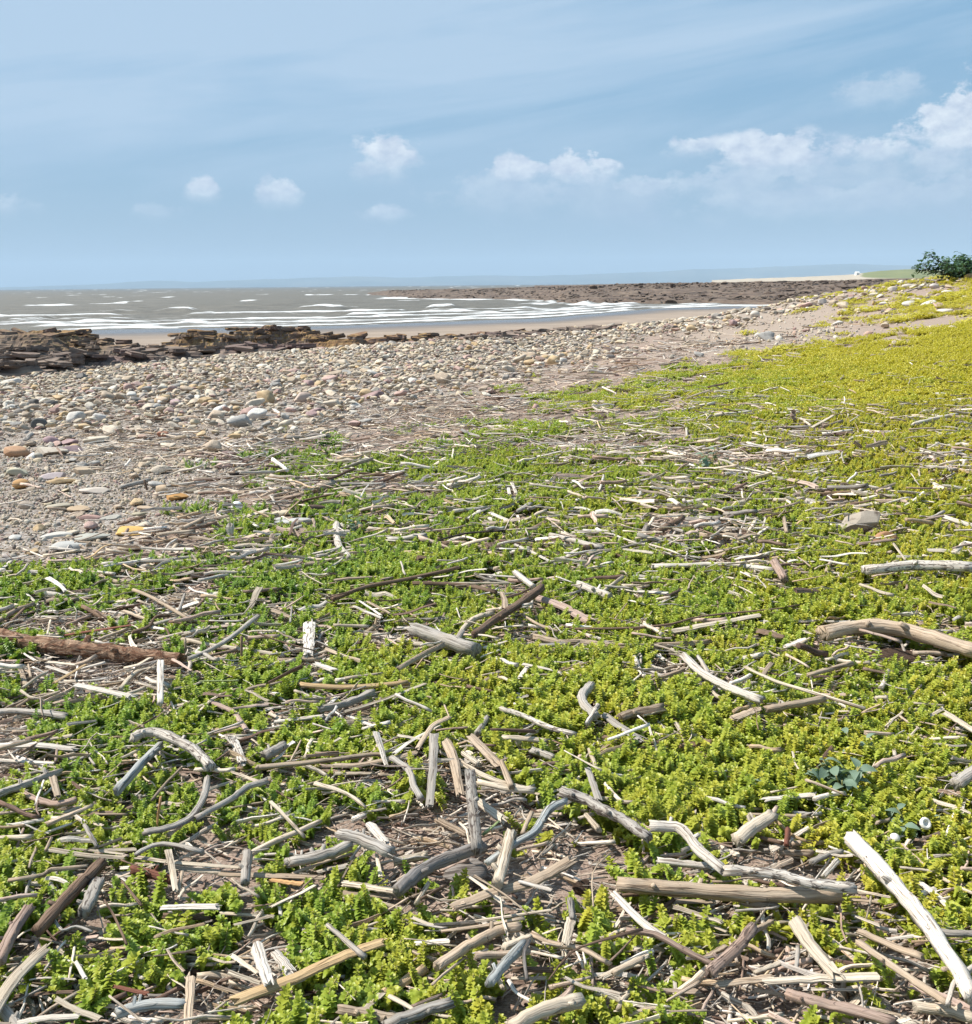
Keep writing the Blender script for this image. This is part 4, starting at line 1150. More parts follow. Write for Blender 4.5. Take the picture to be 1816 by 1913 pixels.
def build_stick(flags, colr, w, pts, zm, seed, short, extra):
    ox, oy, sc = ZM[zm]; base = flags[0]; lift = 0.0
    if '^' in flags: lift = float(flags.split('^')[1]) * .0085; flags = flags.split('^')[0]
    up = 'u' in flags[1:]
    px = np.array([ox + p[0] / sc for p in pts]); py = np.array([oy + p[1] / sc for p in pts])
    mat = 'bark' if 'b' in flags[1:] else 'mottled' if 'm' in flags[1:] else 'rotten' if 'r' in flags[1:] else 'spotted' if 's' in flags[1:] else 'wood'
    col = tuple(np.clip(np.array(COLR[colr]) * np.random.default_rng(seed).uniform(.88, 1.12), 0, .9))
    if base == 'l':
        wpx, hpx = w[0] / sc, w[1] / sc
        p = ground(px, py + hpx * .30)[0]; d = project(p[None])[2][0]; W_ = wpx * d / F; H_ = hpx * d / F
        V, Fc = stone_shape(seed, 3, W_, max(H_ * 1.3, W_ * .6), H_ * .9, 6, .22)
        uv = np.stack([V[:, 1] * .9 + V[:, 2], V[:, 0] + V[:, 1] * .2], 1)
        me = mesh('wood_lump', V, Fc, uv, True, [M[mat]])
        o = link('wood_lump', me, loc=p + np.array([0, 0, H_ * .32]), rot=(0, 0, .2), cat='driftwood', color=col)
        SEG.append((p, p, W_ * .45)); return o, p, d, wpx
    wpx = w[0] / sc
    g0 = ground(px, py)
    if up:
        b = g0[0]; d0 = project(b[None])[2][0]; P = [b]
        for x, y in zip(px[1:], py[1:]):
            dr = ray(x, y)[0]; t = d0 / (project((dr + np.array([0, 0, EYE]))[None])[2][0]); P.append(dr * t + np.array([0, 0, EYE]))
        P = np.array(P); dep = np.full(len(P), d0); r = wpx * d0 / F / 2; P[0][2] -= .02
        if not (P[-1][2] > P[0][2]): P = P[::-1]
    else:
        dep = project(g0)[2]; r = wpx * dep.mean() / F / 2
        fl = .45 if base == 'p' else 1.0
        P = ground(px, py, lift * min(1, dep.mean() / 1.2) + r * fl + .004 + (.011 * (zm not in 'GJ') + .006 * (zm in 'ABC')))
    dep = project(P)[2]
    r_ = wpx / 2 * dep / F
    big = wpx > 11
    C = spline(P, 5 if big else 3)
    k = dict(t=.86, k=.6, g=.93, p=.82)[base]
    if np.random.default_rng(seed + 1).random() < .5: C = C[::-1]; r_ = r_[::-1]
    ra, rb = r_[0] * 1.0, r_[-1] * k
    if base == 'p': V, Fc, uv = stick_shape(C, ra, rb, 8, .07, .42, True, 1.3, seed, .05)
    else: V, Fc, uv = stick_shape(C, ra, rb, 12 if big else 7, .17 if base != 'g' else .13, .92, False, .75, seed, .05)
    c = P.mean(0); c[2] = g0[:, 2].mean()
    name = dict(t='driftwood_stick', k='twig', p='driftwood_plank', g='driftwood_log')[base]
    me = mesh(name, V - c, Fc, uv, base != 'p' and mat != 'bark', [M[mat]])
    o = link(name, me, loc=c, cat=dict(t='driftwood', k='twig', p='driftwood', g='driftwood log')[base], color=col)
    g = np.random.default_rng(seed + 2); n_ = len(C)
    if wpx > 15 and base in 'gt' and not up:
        # snapped side branches and knots are parts of their log
        for q in range(g.integers(1, 3)):
            i = int(g.integers(2, n_ - 2)); rr = r_.mean() * g.uniform(.3, .45)
            T = C[i + 1] - C[i - 1]; T /= np.linalg.norm(T); S_ = np.cross(T, [0, 0, 1.]); S_ /= np.linalg.norm(S_); side = g.choice([-1, 1])
            dd = S_ * side * .8 + np.array([0, 0, .6]) + T * g.uniform(-.6, .6); dd /= np.linalg.norm(dd)
            L_ = r_.mean() * g.uniform(1.35, 2.1)
            cc = np.array([C[i] - c + dd * t for t in np.linspace(0, L_, 4)])
            V, Fc, uv = stick_shape(cc, rr * 1.25, rr * .8, 8, .1, 1, False, .5, seed + 9 + q, .04)
            nm = 'branch_stub' if L_ > r_.mean() * 1.6 else 'knot'
            link(nm, mesh(nm, V, Fc, uv, True, [M[mat]]), o, color=col)
    if wpx > 13 and base == 'p':
        for q in range(2):                                    # splinters standing off the split ends
            e, i2 = (C[-1], C[-3]) if q else (C[0], C[2]); T = e - i2; T /= np.linalg.norm(T); S_ = np.cross(T, [0, 0, 1.]); off = S_ * g.uniform(-.5, .5) * r_.mean() + np.array([0, 0, r_.mean() * .2])
            cc = np.array([e - c + off - T * r_.mean() * 1.5 + T * t for t in np.linspace(0, r_.mean() * g.uniform(2.2, 3.4), 4)])
            V, Fc, uv = stick_shape(cc, r_.mean() * .30, r_.mean() * .06, 4, .05, .5, True, .3, seed + 19 + q, .02)
            link('splinter', mesh('splinter', V, Fc, uv, False, [M[mat]]), o, color=col)
    for a, b in zip(C[:-1], C[1:]): SEG.append((a, b, r_.mean()))
    return o, P.mean(0), dep.mean(), wpx
SEG = []; zm = 'A'; seed = 100; NSTK = 0
SHAPEN = dict(t='stick', k='twig', p='splintered plank', g='log', l='lump of wood')
for line in STICKS.strip().split('\n'):
    if len(line) <= 2: zm = line.strip(); continue
    seed += 7; NSTK += 1
    body, *tx = line.split('|'); f = body.split(); w = [float(v) for v in f[2].split(',')]; pts = [tuple(float(v) for v in q.split(',')) for q in f[3:]]
    o, c, d, wp = build_stick(f[0], f[1], w, pts, zm, seed, None, None)
    if tx:
        o['label'] = tx[0].strip() + ' ' + tx[1].strip(); landmark(c[0], c[1], 'the ' + tx[0].strip()); 
    else:
        L_ = math.hypot(pts[0][0] - pts[-1][0], pts[0][1] - pts[-1][1]) / ZM[zm][2]
        sz = 'short' if L_ < 45 else 'long' if L_ > 110 else 'medium'
        TODO.append((o, (sz + ' ' if f[0][0] != 'l' else 'small ') + CNAME[f[1]] + ' ' + SHAPEN[f[0][0]], c[0], c[1], 'driftwood pieces strewn along the strandline'))
SA = np.array([s_[0][:2] for s_ in SEG]); SB = np.array([s_[1][:2] for s_ in SEG]); SR = np.array([s_[2] for s_ in SEG])
def clear_of(x, y, pad=.0):
    """False where a place lies under a placed piece of wood or stone"""
    ok = np.ones(len(x), bool); P = np.stack([x, y], 1)
    o = np.argsort(P[:, 1]); lo = np.minimum(SA[:, 1], SB[:, 1]) - SR - pad; hi = np.maximum(SA[:, 1], SB[:, 1]) + SR + pad
    for i in range(0, len(P), 500):
        k = o[i:i + 500]; m = (hi > P[k[0], 1]) & (lo < P[k[-1], 1])
        if not m.any(): continue
        A, B, Rr = SA[m], SB[m], SR[m]; p = P[k][:, None]; ab = (B - A)[None]; L2 = np.maximum((ab ** 2).sum(-1), 1e-9)
        t = np.clip(((p - A[None]) * ab).sum(-1) / L2, 0, 1); e = p - (A[None] + t[..., None] * ab); d = np.sqrt((e ** 2).sum(-1))
        ok[k] = (d > Rr[None] * .9 + pad).all(1)
    return ok
# ------------------------------------------------------------------ single stones one can pick out
STONES = """G
speck .46,.28,.17 140,66 90,112 |rusty speckled cobble|leftmost of the row of big stones
speck .46,.41,.34 165,58 245,112 |long pale oval cobble|between a rusty and a purple stone
stone .33,.24,.25 112,48 358,98 |purple-grey cobble|right end of the row of big stones
stone .36,.25,.26 74,40 248,66 |small mauve cobble|behind the long pale oval cobble
stone .40,.28,.28 90,36 336,66 |pinkish mauve cobble|behind the purple-grey cobble
stone .12,.11,.10 80,26 320,42 |dark flat stone|leaning over the pinkish mauve cobble
stone .42,.40,.34 44,30 188,138 |small round grey pebble|tucked in front of the long pale oval cobble
stone .44,.42,.32 112,50 82,212 |greenish-tan angular stone|alone on grit below the rusty speckled cobble
speck .48,.28,.12 80,46 105,276
stone .42,.36,.36 122,38 262,230
stone .44,.32,.18 155,40 300,252 |long ochre slab|tilted on the grit among small stones
stone .46,.37,.27 104,44 402,206
stone .50,.44,.38 140,36 455,297
stone .50,.28,.10 120,48 850,330 |bright orange stone|at the right end of a line of driftwood
stone .45,.34,.23 84,42 788,302
stone .47,.40,.30 72,34 930,300
stone .40,.36,.30 104,30 985,306
stone .56,.36,.12 178,46 635,494 |golden-yellow slab|lying alone on the grit
stone .43,.43,.41 180,72 345,570 |largest smooth grey slab|flat in the grit
stone .36,.36,.32 168,42 445,522 |grey-green flat stone|just beyond the largest smooth grey slab
stone .58,.50,.38 116,42 630,576 |cream oval stone|at the edge of a green patch
stone .52,.51,.48 74,30 80,528
stone .48,.46,.42 142,30 270,517
stone .42,.27,.23 112,34 430,432
stone .42,.40,.35 104,24 540,430
stone .40,.36,.26 84,26 674,416
stone .44,.33,.22 114,36 382,390
stone .42,.38,.30 120,30 290,375
stone .44,.42,.38 134,34 910,432
stone .43,.43,.42 195,56 1432,452 |long flat grey slab|at the foot of a green patch near the golf ball
stone .60,.58,.54 72,32 1350,444
stone .45,.35,.25 80,26 710,385
stone .44,.37,.30 70,36 130,376
stone .46,.40,.30 104,32 1360,410
stone .42,.36,.28 124,46 1282,270
stone .44,.40,.34 84,30 1370,302
stone .50,.46,.40 90,30 660,720
stone .38,.33,.30 70,30 40,620
P
stone .13,.13,.125 27,21 74,795 |dark olive-black round cobble|among pale stones near the left edge
speck .38,.33,.27 82,44 1602,981 |big grey angular boulder|sitting in the sandwort at right
speck .40,.22,.12 42,26 1655,1010 |rusty brown lump|just beside the big grey angular boulder
stone .42,.36,.27 30,14 1655,655 |angular tan rock|alone high on the green bank
stone .62,.58,.52 32,12 1759,738 |chalky white stone|highest of three pale stones on the bank
stone .52,.49,.46 40,14 1790,750
stone .60,.56,.50 26,9 1679,761
stone .62,.58,.52 14,8 1728,758
stone .48,.40,.26 17,17 308,748 |yellowish upright stone|beside a pinkish one in the shingle
stone .44,.33,.33 22,15 328,755
stone .58,.56,.53 28,18 188,782
stone .56,.50,.40 46,18 180,820
stone .42,.20,.13 20,10 305,812
stone .46,.36,.30 34,18 565,745
stone .58,.54,.48 34,14 548,762
stone .42,.27,.24 16,16 1000,765
speck .48,.40,.30 24,13 808,768
stone .60,.55,.48 17,12 1410,589 |round cream stone|on the crest of the bank
stone .58,.54,.50 16,10 1536,564
stone .60,.57,.52 14,8 1626,545
stone .58,.53,.46 26,12 1698,534
stone .56,.50,.44 20,10 1668,542
stone .56,.50,.46 16,9 1745,536
stone .60,.55,.50 30,9 1766,580
stone .58,.54,.50 18,8 1652,566
stone .58,.53,.47 22,8 1711,560
stone .60,.56,.52 24,9 1772,545
stone .56,.51,.46 26,9 1800,556
"""
k = 0; zm = 'G'
for line in STONES.strip().split('\n'):
    if len(line) <= 2: zm = line; continue
    k += 1; ox, oy, sc = ZM[zm]; body, *tx = line.split('|'); f = body.split(); col = tuple(float(v) for v in f[1].split(','))
    w, h = [float(v) / sc for v in f[2].split(',')]; x, y = [float(v) for v in f[3].split(',')]
    p = ground(ox + x / sc, oy + y / sc + h * .36)[0]; d = project(p[None])[2][0]; W_ = w * d / F; Hh = h * d / F
    dep = EYE / max(d, .5)
    Z_h = Hh * (.62 if Hh / W_ < .5 else .85); Y_w = max(W_ * .62, Hh * .9)
    V, Fc = stone_shape(900 + k, 3 if w > 30 else 2, W_ * 1.12, Y_w, Z_h * 1.5, 9 if W_ > Hh * 2 or 'angular' in line else 4, .07, (.5, .85))
    if w > 60 and zm == 'P': V, Fc = stone_shape(977, 3, W_ * 1.2, W_ * .75, Hh * 1.75, 14, .05, (.42, .72))
    o = link('stone' if w > 12 else 'small_stone', mesh('stone', V, Fc, smooth=w < 60, mats=[M['speck' if f[0] == 'speck' else 'stone']]), loc=p + np.array([0, 0, Z_h * .50]), rot=(rng.normal(0, .06), rng.normal(0, .06), rng.normal(0, .25)), cat='stone', color=col)
    SEG.append((p, p, W_ * .5))
    if tx: o['label'] = tx[0] + ' ' + tx[1]; landmark(p[0], p[1], 'the ' + tx[0])
    else: TODO.append((o, ('reddish' if col[0] > col[1] * 1.4 else 'whitish' if col[1] > .5 else 'tan' if col[0] > col[2] * 1.3 else 'grey') + (' flat' if h / w < .4 else ' rounded') + ' stone', p[0], p[1], 'single stones on the grit and bank'))
# the golf ball: dimples are real dents
p = ground(443, 948 + 8)[0]; Rb = 21 * project(p[None])[2][0] / F / 2
V, Fc = ICO[3]; ga = math.pi * (3 - 5 ** .5); kk = np.arange(300); zz = 1 - 2 * (kk + .5) / 300; dm = np.stack([np.sqrt(1 - zz ** 2) * np.cos(ga * kk), np.sqrt(1 - zz ** 2) * np.sin(ga * kk), zz], 1)
t4, f4 = ico(4); nd = (t4 @ dm.T).max(1); rr = 1 - .022 * sstep(.9965, .9995, nd)
ball = link('golf_ball', mesh('golf_ball', t4 * rr[:, None] * Rb, f4, mats=[M['ball']]), loc=p + np.array([0, 0, Rb * .92]), label='small clean white golf ball resting on the grit beside the green', cat='ball')
landmark(p[0], p[1], 'the golf ball'); SEG.append((p, p, Rb))
# two limpet shells at lower right
for (x, y, w, lab, ring) in ((1668, 1606, 18, 'white cap-shaped shell resting beside the long spotted white pole', 0), (1722, 1580, 22, 'round snail shell with a hollow centre among yellow-green sandwort', 1)):
    p = ground(x, y)[0]; d = project(p[None])[2][0]; r = w * d / F / 2
    prof = [(1.0, 0), (.92, .22), (.7, .5), (.38, .72), (.08, .82), (.0, .83)] if not ring else [(.55, .0), (.95, .1), (1.05, .4), (.85, .68), (.58, .70), (.42, .45), (.30, .15), (0, .1)]
    a = np.linspace(0, 2 * math.pi, 22, endpoint=False)
    V = np.array([[r * q * math.cos(t) * (1 + .05 * (i % 2)), r * q * math.sin(t), r * z] for (q, z) in prof for i, t in enumerate(a)])
    o = link('shell', mesh('shell', V, grid_faces(len(prof), 22, True), mats=[M['shell']]), loc=p + np.array([0, 0, .035]), rot=(.9 if ring else .3, .1, .2), label=lab, cat='shell')
    SEG.append((p, p, r * 1.3))
SA = np.array([s_[0][:2] for s_ in SEG]); SB = np.array([s_[1][:2] for s_ in SEG]); SR = np.array([s_[2] for s_ in SEG])

# ------------------------------------------------------------------ ledges of layered rock between the shingle and the sand
def slab_mesh(g, L, D, T):
    n = 14; a = np.sort(g.uniform(0, 2 * math.pi, n)); rr = g.uniform(.78, 1.12, n)
    sx = np.sign(np.cos(a)) * np.abs(np.cos(a)) ** .7 * rr; sy = np.sign(np.sin(a)) * np.abs(np.sin(a)) ** .7 * rr
    V = []; lv = [(-.5, .90), (-.15, 1.0), (.2, .93), (.5, .97)]
    for z, q in lv:
        j = 1 + g.normal(0, .035, n)
        V += [(L * .5 * q * sx[i] * j[i], D * .5 * q * sy[i] * j[i], T * (z + g.normal(0, .05))) for i in range(n)]
    Fc = grid_faces(len(lv), n, True).tolist(); c = len(V)
    V += [(0, 0, -T * .5), (L * g.normal(0, .05), D * g.normal(0, .05), T * .56)]
    for i in range(n): Fc.append([c, (i + 1) % n, i]); Fc.append([c + 1, 3 * n + i, 3 * n + (i + 1) % n])
    return V, Fc
g = np.random.default_rng(5); SLABS = [mesh('slab', *slab_mesh(g, 1, 1, 1), smooth=False, mats=[M['rock']]) for _ in range(16)]
def ledge_body(root, w, h, seed):
    nx, ny = 72, 40; X, Y = np.meshgrid(np.linspace(-.62, .62, nx) * w, np.linspace(-.40, .40, ny) * w)
    nz = fbm(X * 2.2 + seed, Y * 3.4, 4, seed % 50); q = (X / (w * .58)) ** 2 + (Y / (w * .37)) ** 2
    e = np.clip(1 - np.clip(q + (nz - .5) * .9, 0, 2) ** 1.6, -.15, 1)
    z = h * e * (.72 + .55 * nz) + X * .05
    st = .085 + .02 * math.sin(seed); a = z / st + .7 * (fbm(X * 1.2, Y * 2 + seed, 2, 7) - .5); fr = a - np.floor(a)
    z = (np.floor(a) + sstep(.72, .98, fr)) * st + .015 * (fbm(X * 9, Y * 9, 2, seed % 31) - .5) - .08
    # undercut and ragged lips: beds pushed in and out sideways
    sh = (vnoise(np.floor(a) * 3.3, X * 2.5 + seed, 3) - .5) * .12; jx = (fbm(X * 7, Y * 7 + np.floor(a), 2, 11) - .5) * .10
    me = mesh('rock_body', np.stack([X + jx, Y + sh, z], -1).reshape(-1, 3), grid_faces(ny, nx), smooth=False, mats=[M['rock']])
    link('rock_body', me, root)
# (pixel x, pixel y of the foot, distance, width m, height m, layers, label)
LEDGES = [(20, 640, 26, 3.0, .80, 8, 'low ochre-topped rock at the left edge of the shore'), (75, 640, 27, 2.6, .95, 9, 'ochre weed-covered rock hump, highest at the left'), (125, 642, 27.5, 2.2, .92, 9, 'brown weedy rock right of the ochre hump'),
 (170, 648, 26, 2.0, .62, 7, 'crumbly brown rock shelf sloping down to the right'), (215, 648, 25, 1.9, .42, 5, 'low brown ledge ending at the wet sand'), (45, 655, 21, 1.1, .5, 4, 'dark square block of rock near the left edge'),
 (265, 650, 24.5, 1.6, .30, 4, 'flat brown ledge beside the gap of sand'), (310, 652, 25, 1.7, .30, 4, 'reddish-brown ledge just right of the sandy gap'), (360, 640, 28, 1.7, .72, 7, 'dark square-ended ledge standing over the sand'), (405, 640, 28, 1.8, .62, 7, 'dark low ledge joining two higher ones'),
 (455, 640, 29, 1.6, .95, 9, 'black layered ledge with overhanging top'), (500, 640, 29.5, 1.7, 1.02, 10, 'highest black layered ledge in the middle'), (550, 640, 29.5, 1.6, .92, 9, 'black stepped ledge right of the highest one'), (590, 642, 28, 1.4, .68, 6, 'dark broken end of the stepped ledges'),
 (640, 642, 27, 2.0, .45, 6, 'rusty-brown weedy ledge left of centre'), (700, 640, 27, 2.0, .48, 6, 'orange-brown ledge with a flat top'), (760, 640, 27, 2.0, .42, 5, 'ochre weedy ledge near the driftwood'), (820, 640, 27, 2.1, .44, 5, 'golden-brown ledge at the back of the cobbles'),
 (880, 638, 27, 1.9, .42, 5, 'brown ledge half hidden by cobbles'), (940, 632, 28, 1.8, .42, 5, 'low rusty ledge beside the sandy beach'), (1000, 628, 28.5, 1.6, .34, 4, 'small rust-coloured ledge near the cobble crest'), (1050, 618, 29.5, 1.5, .36, 4, 'dark weedy hump against the sand'), (1165, 612, 29.0, 1.2, .26, 3, 'rightmost low rusty ledge on the crest of cobbles'),
 (60, 662, 20.5, 2.0, .22, 3, 'purplish-grey shelf at the left edge'), (150, 660, 21, 1.9, .26, 3, 'purplish-grey rock shelf in the shade of the hump'), (240, 658, 21.5, 1.8, .28, 4, 'dark purple-grey shelf meeting the cobbles'), (320, 655, 22, 1.9, .28, 4, 'dark jagged shelf edge'), (400, 652, 22.5, 1.8, .28, 4, 'reddish shelf edge above the cobbles'),
 (110, 672, 19, 1.3, .14, 2, 'low brown slab just showing among cobbles'), (30, 676, 18.5, 1.2, .12, 2, 'flat slab at the left edge among cobbles'), (480, 650, 22.5, 1.7, .28, 4, 'brown ledge foot under the highest ledge'), (560, 648, 23, 1.7, .26, 3, 'weedy ledge foot right of centre ledges')]
for i, (px, py, dist, w, h, nl, lab) in enumerate(LEDGES):
    d = ray(px, py)[0]; x, y = d[0] / math.hypot(d[0], d[1]) * dist, d[1] / math.hypot(d[0], d[1]) * dist
    z = float(H(x, y)); g = np.random.default_rng(300 + i)
    top = (EYE + d[2] / math.hypot(d[0], d[1]) * dist)
    r = link('rock_ledge', None, loc=(x, y, z), rot=(0, 0, g.normal(0, .2)), label=lab, cat='rock', group='layered rock ledges at the head of the beach')
    h = h * (.54 if nl > 4 else .26) * (.75 if px < 240 else 1); hh = max(top - z, 0) + h
    ledge_body(r, w, hh, 300 + i); t = .07; nl = 7
    for L in range(nl):
        bx, by = g.uniform(-.38, .38) * w, g.uniform(-.34, .15) * w * .6; q = (bx / (w * .55)) ** 2 + (by / (w * .34)) ** 2
        link('slab', SLABS[g.integers(16)], r, loc=(bx, by, hh * max(0, 1 - q ** 2) * .93 - .02), rot=(g.normal(0, .10), g.normal(0, .10), g.uniform(0, 6.28)), scale=(g.uniform(.25, .6), g.uniform(.2, .45), g.uniform(.05, .12)))
# loose rock debris between them
n_ = 5200; x, y = spread(n_, 15, 32, .62, 0); x = -np.abs(x) * 1.0 + rng.uniform(0, 7, n_); pz = H(x, y); px, py, dp = project(np.stack([x, y, pz], 1))
keep = (py < np.interp(px, [0, 250, 450, 600, 1000, 1200], [662, 658, 648, 642, 636, 612])) & (px < 1150); x, y, pz = x[keep], y[keep], pz[keep]; n_ = len(x)
s_ = np.clip(rng.lognormal(-1.75, .5, n_), 0, .34)
scatter('rock_debris', np.stack([x, y, pz + s_ * .08], 1), rng.normal(0, .12, (n_, 3)) + np.stack([np.zeros(n_), np.zeros(n_), rng.uniform(0, 6.28, n_)], 1), np.stack([s_ * 1.3, s_, s_ * .45], 1), rng.integers(0, 16, n_), SLABS, 'broken dark rock between the ledges')
# boulders on the reef
me_b = [mesh('boulder', *stone_shape(50 + i, 2, 1.2, 1, .7, 9, .1, (.5, .8)), smooth=False, mats=[M['reef']]) for i in range(8)]
n_ = 2600; pxx = rng.uniform(735, 1900, n_); fr = np.interp(pxx, [690, 735, 800, 1000, 1060, 1100, 1300, 1450, 1700, 2500], [300, 267, 240, 197, 152, 143, 141, 130, 120, 110]); y = fr * rng.uniform(1.0, 1.7, n_) ** 1.0; x = (pxx - PW / 2) / F * y
tz = np.interp(pxx, [690, 735, 800, 900, 1000, 1100, 1200, 1400, 1600, 2500], [-2.6, -1.35, -1.15, -.85, -.30, .15, .52, .62, .85, 1.6])
dd = y - fr; up = .38 * sstep(0, 5, dd) + .62 * sstep(8, 75, dd); z = SEA - .7 + (tz - SEA + .7) * up + .05
s_ = rng.lognormal(-.75, .45, n_)
scatter('reef_boulders', np.stack([x, y, z], 1), np.stack([rng.normal(0, .2, n_), rng.normal(0, .2, n_), rng.uniform(0, 6, n_)], 1), np.stack([s_ * 1.5, s_, s_ * .6], 1), rng.integers(0, 8, n_), me_b, 'dark boulders lying on the reef')

# ------------------------------------------------------------------ cobbles
SV = []
for i in range(22):
    g = np.random.default_rng(700 + i); fl = g.uniform(.22, .6)
    SV.append(mesh('cobble', *stone_shape(720 + i, 2, 1, g.uniform(.55, .9), fl, int(g.integers(7, 16)), .07, (.42, .82)), mats=[M['stone'] if i % 5 else M['speck']]))
SVL = [mesh('pebble', *stone_shape(760 + i, 1, 1, .75, .55, 4, .06), mats=[M['stone']]) for i in range(10)]
x, y = spread(60000, 4.3, 26, .60, .4); x = x - .0; _g2, cob, grav, st, bare = zones(x, y); z = H(x, y)
px, py, dp = project(np.stack([x, y, z], 1))
lim = np.interp(px, [0, 250, 450, 600, 1000, 1200], [668, 664, 648, 640, 628, 602])
keep = (rng.random(len(x)) < cob * np.where(py > 640, 1, .9)) & (py > lim) & clear_of(x, y, .01)
x, y, z = x[keep], y[keep], z[keep]; px, py = px[keep], py[keep]
s_ = np.clip(rng.lognormal(-2.95, .48, len(x)), .025, .24) * np.interp(py, [640, 720, 800, 900], [1.25, 1.1, 1.0, .8])
z = z + s_ * .12 + rng.uniform(0, .05, len(x)) * (py < 830)
# loose bigger stones on the grit and light stones along the crest of the bank
x2, y2 = spread(5200, 1.6, 6.0, .60, .2); _a, c2_, g2_, s2_, b2_ = zones(x2, y2); kk = (rng.random(len(x2)) < g2_ * .22) & clear_of(x2, y2, .01); x2, y2 = x2[kk], y2[kk]
s2 = np.clip(rng.lognormal(-3.2, .45, len(x2)), .015, .09)
x3, y3 = spread(9000, 9, 34, .62, .4); z3 = H(x3, y3); px3, py3, _ = project(np.stack([x3, y3, z3], 1))
crest = np.interp(px3, [1130, 1300, 1450, 1600, 1816], [606, 592, 571, 543, 514])
kk = (px3 > 1130) & (rng.random(len(x3)) < .85 * np.exp(-((py3 - crest - 8) / 14) ** 2) + .06 * (py3 < 680) + .30 * np.exp(-((py3 - crest - 42) / 12) ** 2) * (px3 > 1500)) ; x3, y3 = x3[kk], y3[kk]; s3 = np.clip(rng.lognormal(-2.05, .4, len(x3)), .06, .3)
X_ = np.concatenate([x, x2, x3]); Y_ = np.concatenate([y, y2, y3]); Z_ = np.concatenate([z, H(x2, y2) + s2 * .1, H(x3, y3) + s3 * .15]); SZ = np.concatenate([s_, s2, s3])
rot = np.stack([rng.normal(0, .22, len(X_)), rng.normal(0, .22, len(X_)), rng.uniform(0, 6.28, len(X_))], 1)
_, _, dep = project(np.stack([X_, Y_, Z_], 1)); pxx, pyy, _ = project(np.stack([X_, Y_, Z_], 1))
infr = (pxx > 0) & (pxx < PW); score = np.where(infr, SZ / dep, 0); order = np.argsort(-score); top, rest = order[:225], order[225:]
TONE = [('tan', (.46, .37, .28)), ('cream', (.57, .49, .39)), ('grey', (.36, .345, .32)), ('pinkish', (.44, .31, .27)), ('ochre', (.50, .37, .22)), ('dark grey', (.16, .15, .14)), ('whitish', (.60, .57, .52)), ('sandy', (.50, .42, .32)), ('purplish', (.33, .23, .22))]
for i in top:
    tn, tc_ = TONE[int(rng.choice(9, p=[.2, .18, .16, .1, .1, .05, .09, .07, .05]))]; vi = int(rng.integers(22)); q = float(SZ[i])
    o = link('cobble', SV[vi], loc=(X_[i], Y_[i], Z_[i]), rot=rot[i], scale=q, cat='stone', color=tuple(np.array(tc_) * rng.uniform(.85, 1.12)))
    TODO.append((o, ('big ' if q > .13 else 'small ' if q < .05 else '') + tn + ' cobble', X_[i], Y_[i], 'cobbles of the shingle bank'))
scatter('shingle', np.stack([X_, Y_, Z_], 1)[rest], rot[rest], SZ[rest, None] * np.ones(3), rng.integers(0, 22, len(rest)), SV, 'weathered cobbles covering the beach')
# grit
x, y = spread(90000, 1.5, 7.5, .60, .2); g_, c_, gr_, s_, b_ = zones(x, y)
kk = (rng.random(len(x)) < np.clip(gr_ * 1.0 + c_ * .15, 0, 1)) & clear_of(x, y, 0); x, y = x[kk], y[kk]; n_ = len(x); q = rng.lognormal(-4.45, .4, n_)
x4, y4 = spread(16000, 1.0, 5, .60, .2); g_, c_, gr_, s_, b_ = zones(x4, y4); kk = rng.random(len(x4)) < (1 - g_) * .8; x4, y4 = x4[kk], y4[kk]; q4 = rng.lognormal(-5.0, .35, len(x4))
x5, y5 = spread(26000, 8, 32, .60, .2); g_, c_, gr_, s_, b_ = zones(x5, y5); kk = rng.random(len(x5)) < (.15 + b_) * (c_ < .5) * (1 - g_); x5, y5 = x5[kk], y5[kk]; q5 = rng.lognormal(-3.3, .4, len(x5))
x = np.concatenate([x, x4, x5]); y = np.concatenate([y, y4, y5]); q = np.concatenate([q, q4, q5]); n_ = len(x)
scatter('gravel', np.stack([x, y, H(x, y) + q * .1], 1), rng.uniform(0, 6.28, (n_, 3)), q[:, None] * np.ones(3), rng.integers(0, 10, n_), SVL, 'small mixed grit and gravel')

# ------------------------------------------------------------------ driftwood litter
LV = []
TINTS = ['white', 'cream', 'cream', 'tan', 'grey', 'pinkbrown', 'tan', 'brown', 'white', 'cream', 'pink', 'grey', 'ochre', 'cream', 'tan', 'white', 'pinkbrown', 'brown', 'cream', 'grey', 'tan', 'white', 'dark', 'pink', 'cream', 'tan']
for i, c in enumerate(TINTS):
    g = np.random.default_rng(1300 + i); plank = i % 3 == 0; thin = i % 3 == 1
    P = np.array([[-.5, 0, 0], [-.17, g.normal(0, .022), g.normal(0, .012)], [.17, g.normal(0, .022), g.normal(0, .012)], [.5, g.normal(0, .03), g.normal(0, .01)]])
    C = spline(P, 2); r = g.uniform(.025, .058) if not thin else g.uniform(.012, .028)
    V, Fc, uv = stick_shape(C, r, r * g.uniform(.5, .9), 6, .12, .4 if plank else 1, plank, 1.6 if plank else .9, 1300 + i, .05)
    LV.append((mesh('piece', V, Fc, np.array(uv) * .12, not plank, [M['litter']]), COLR[c]))
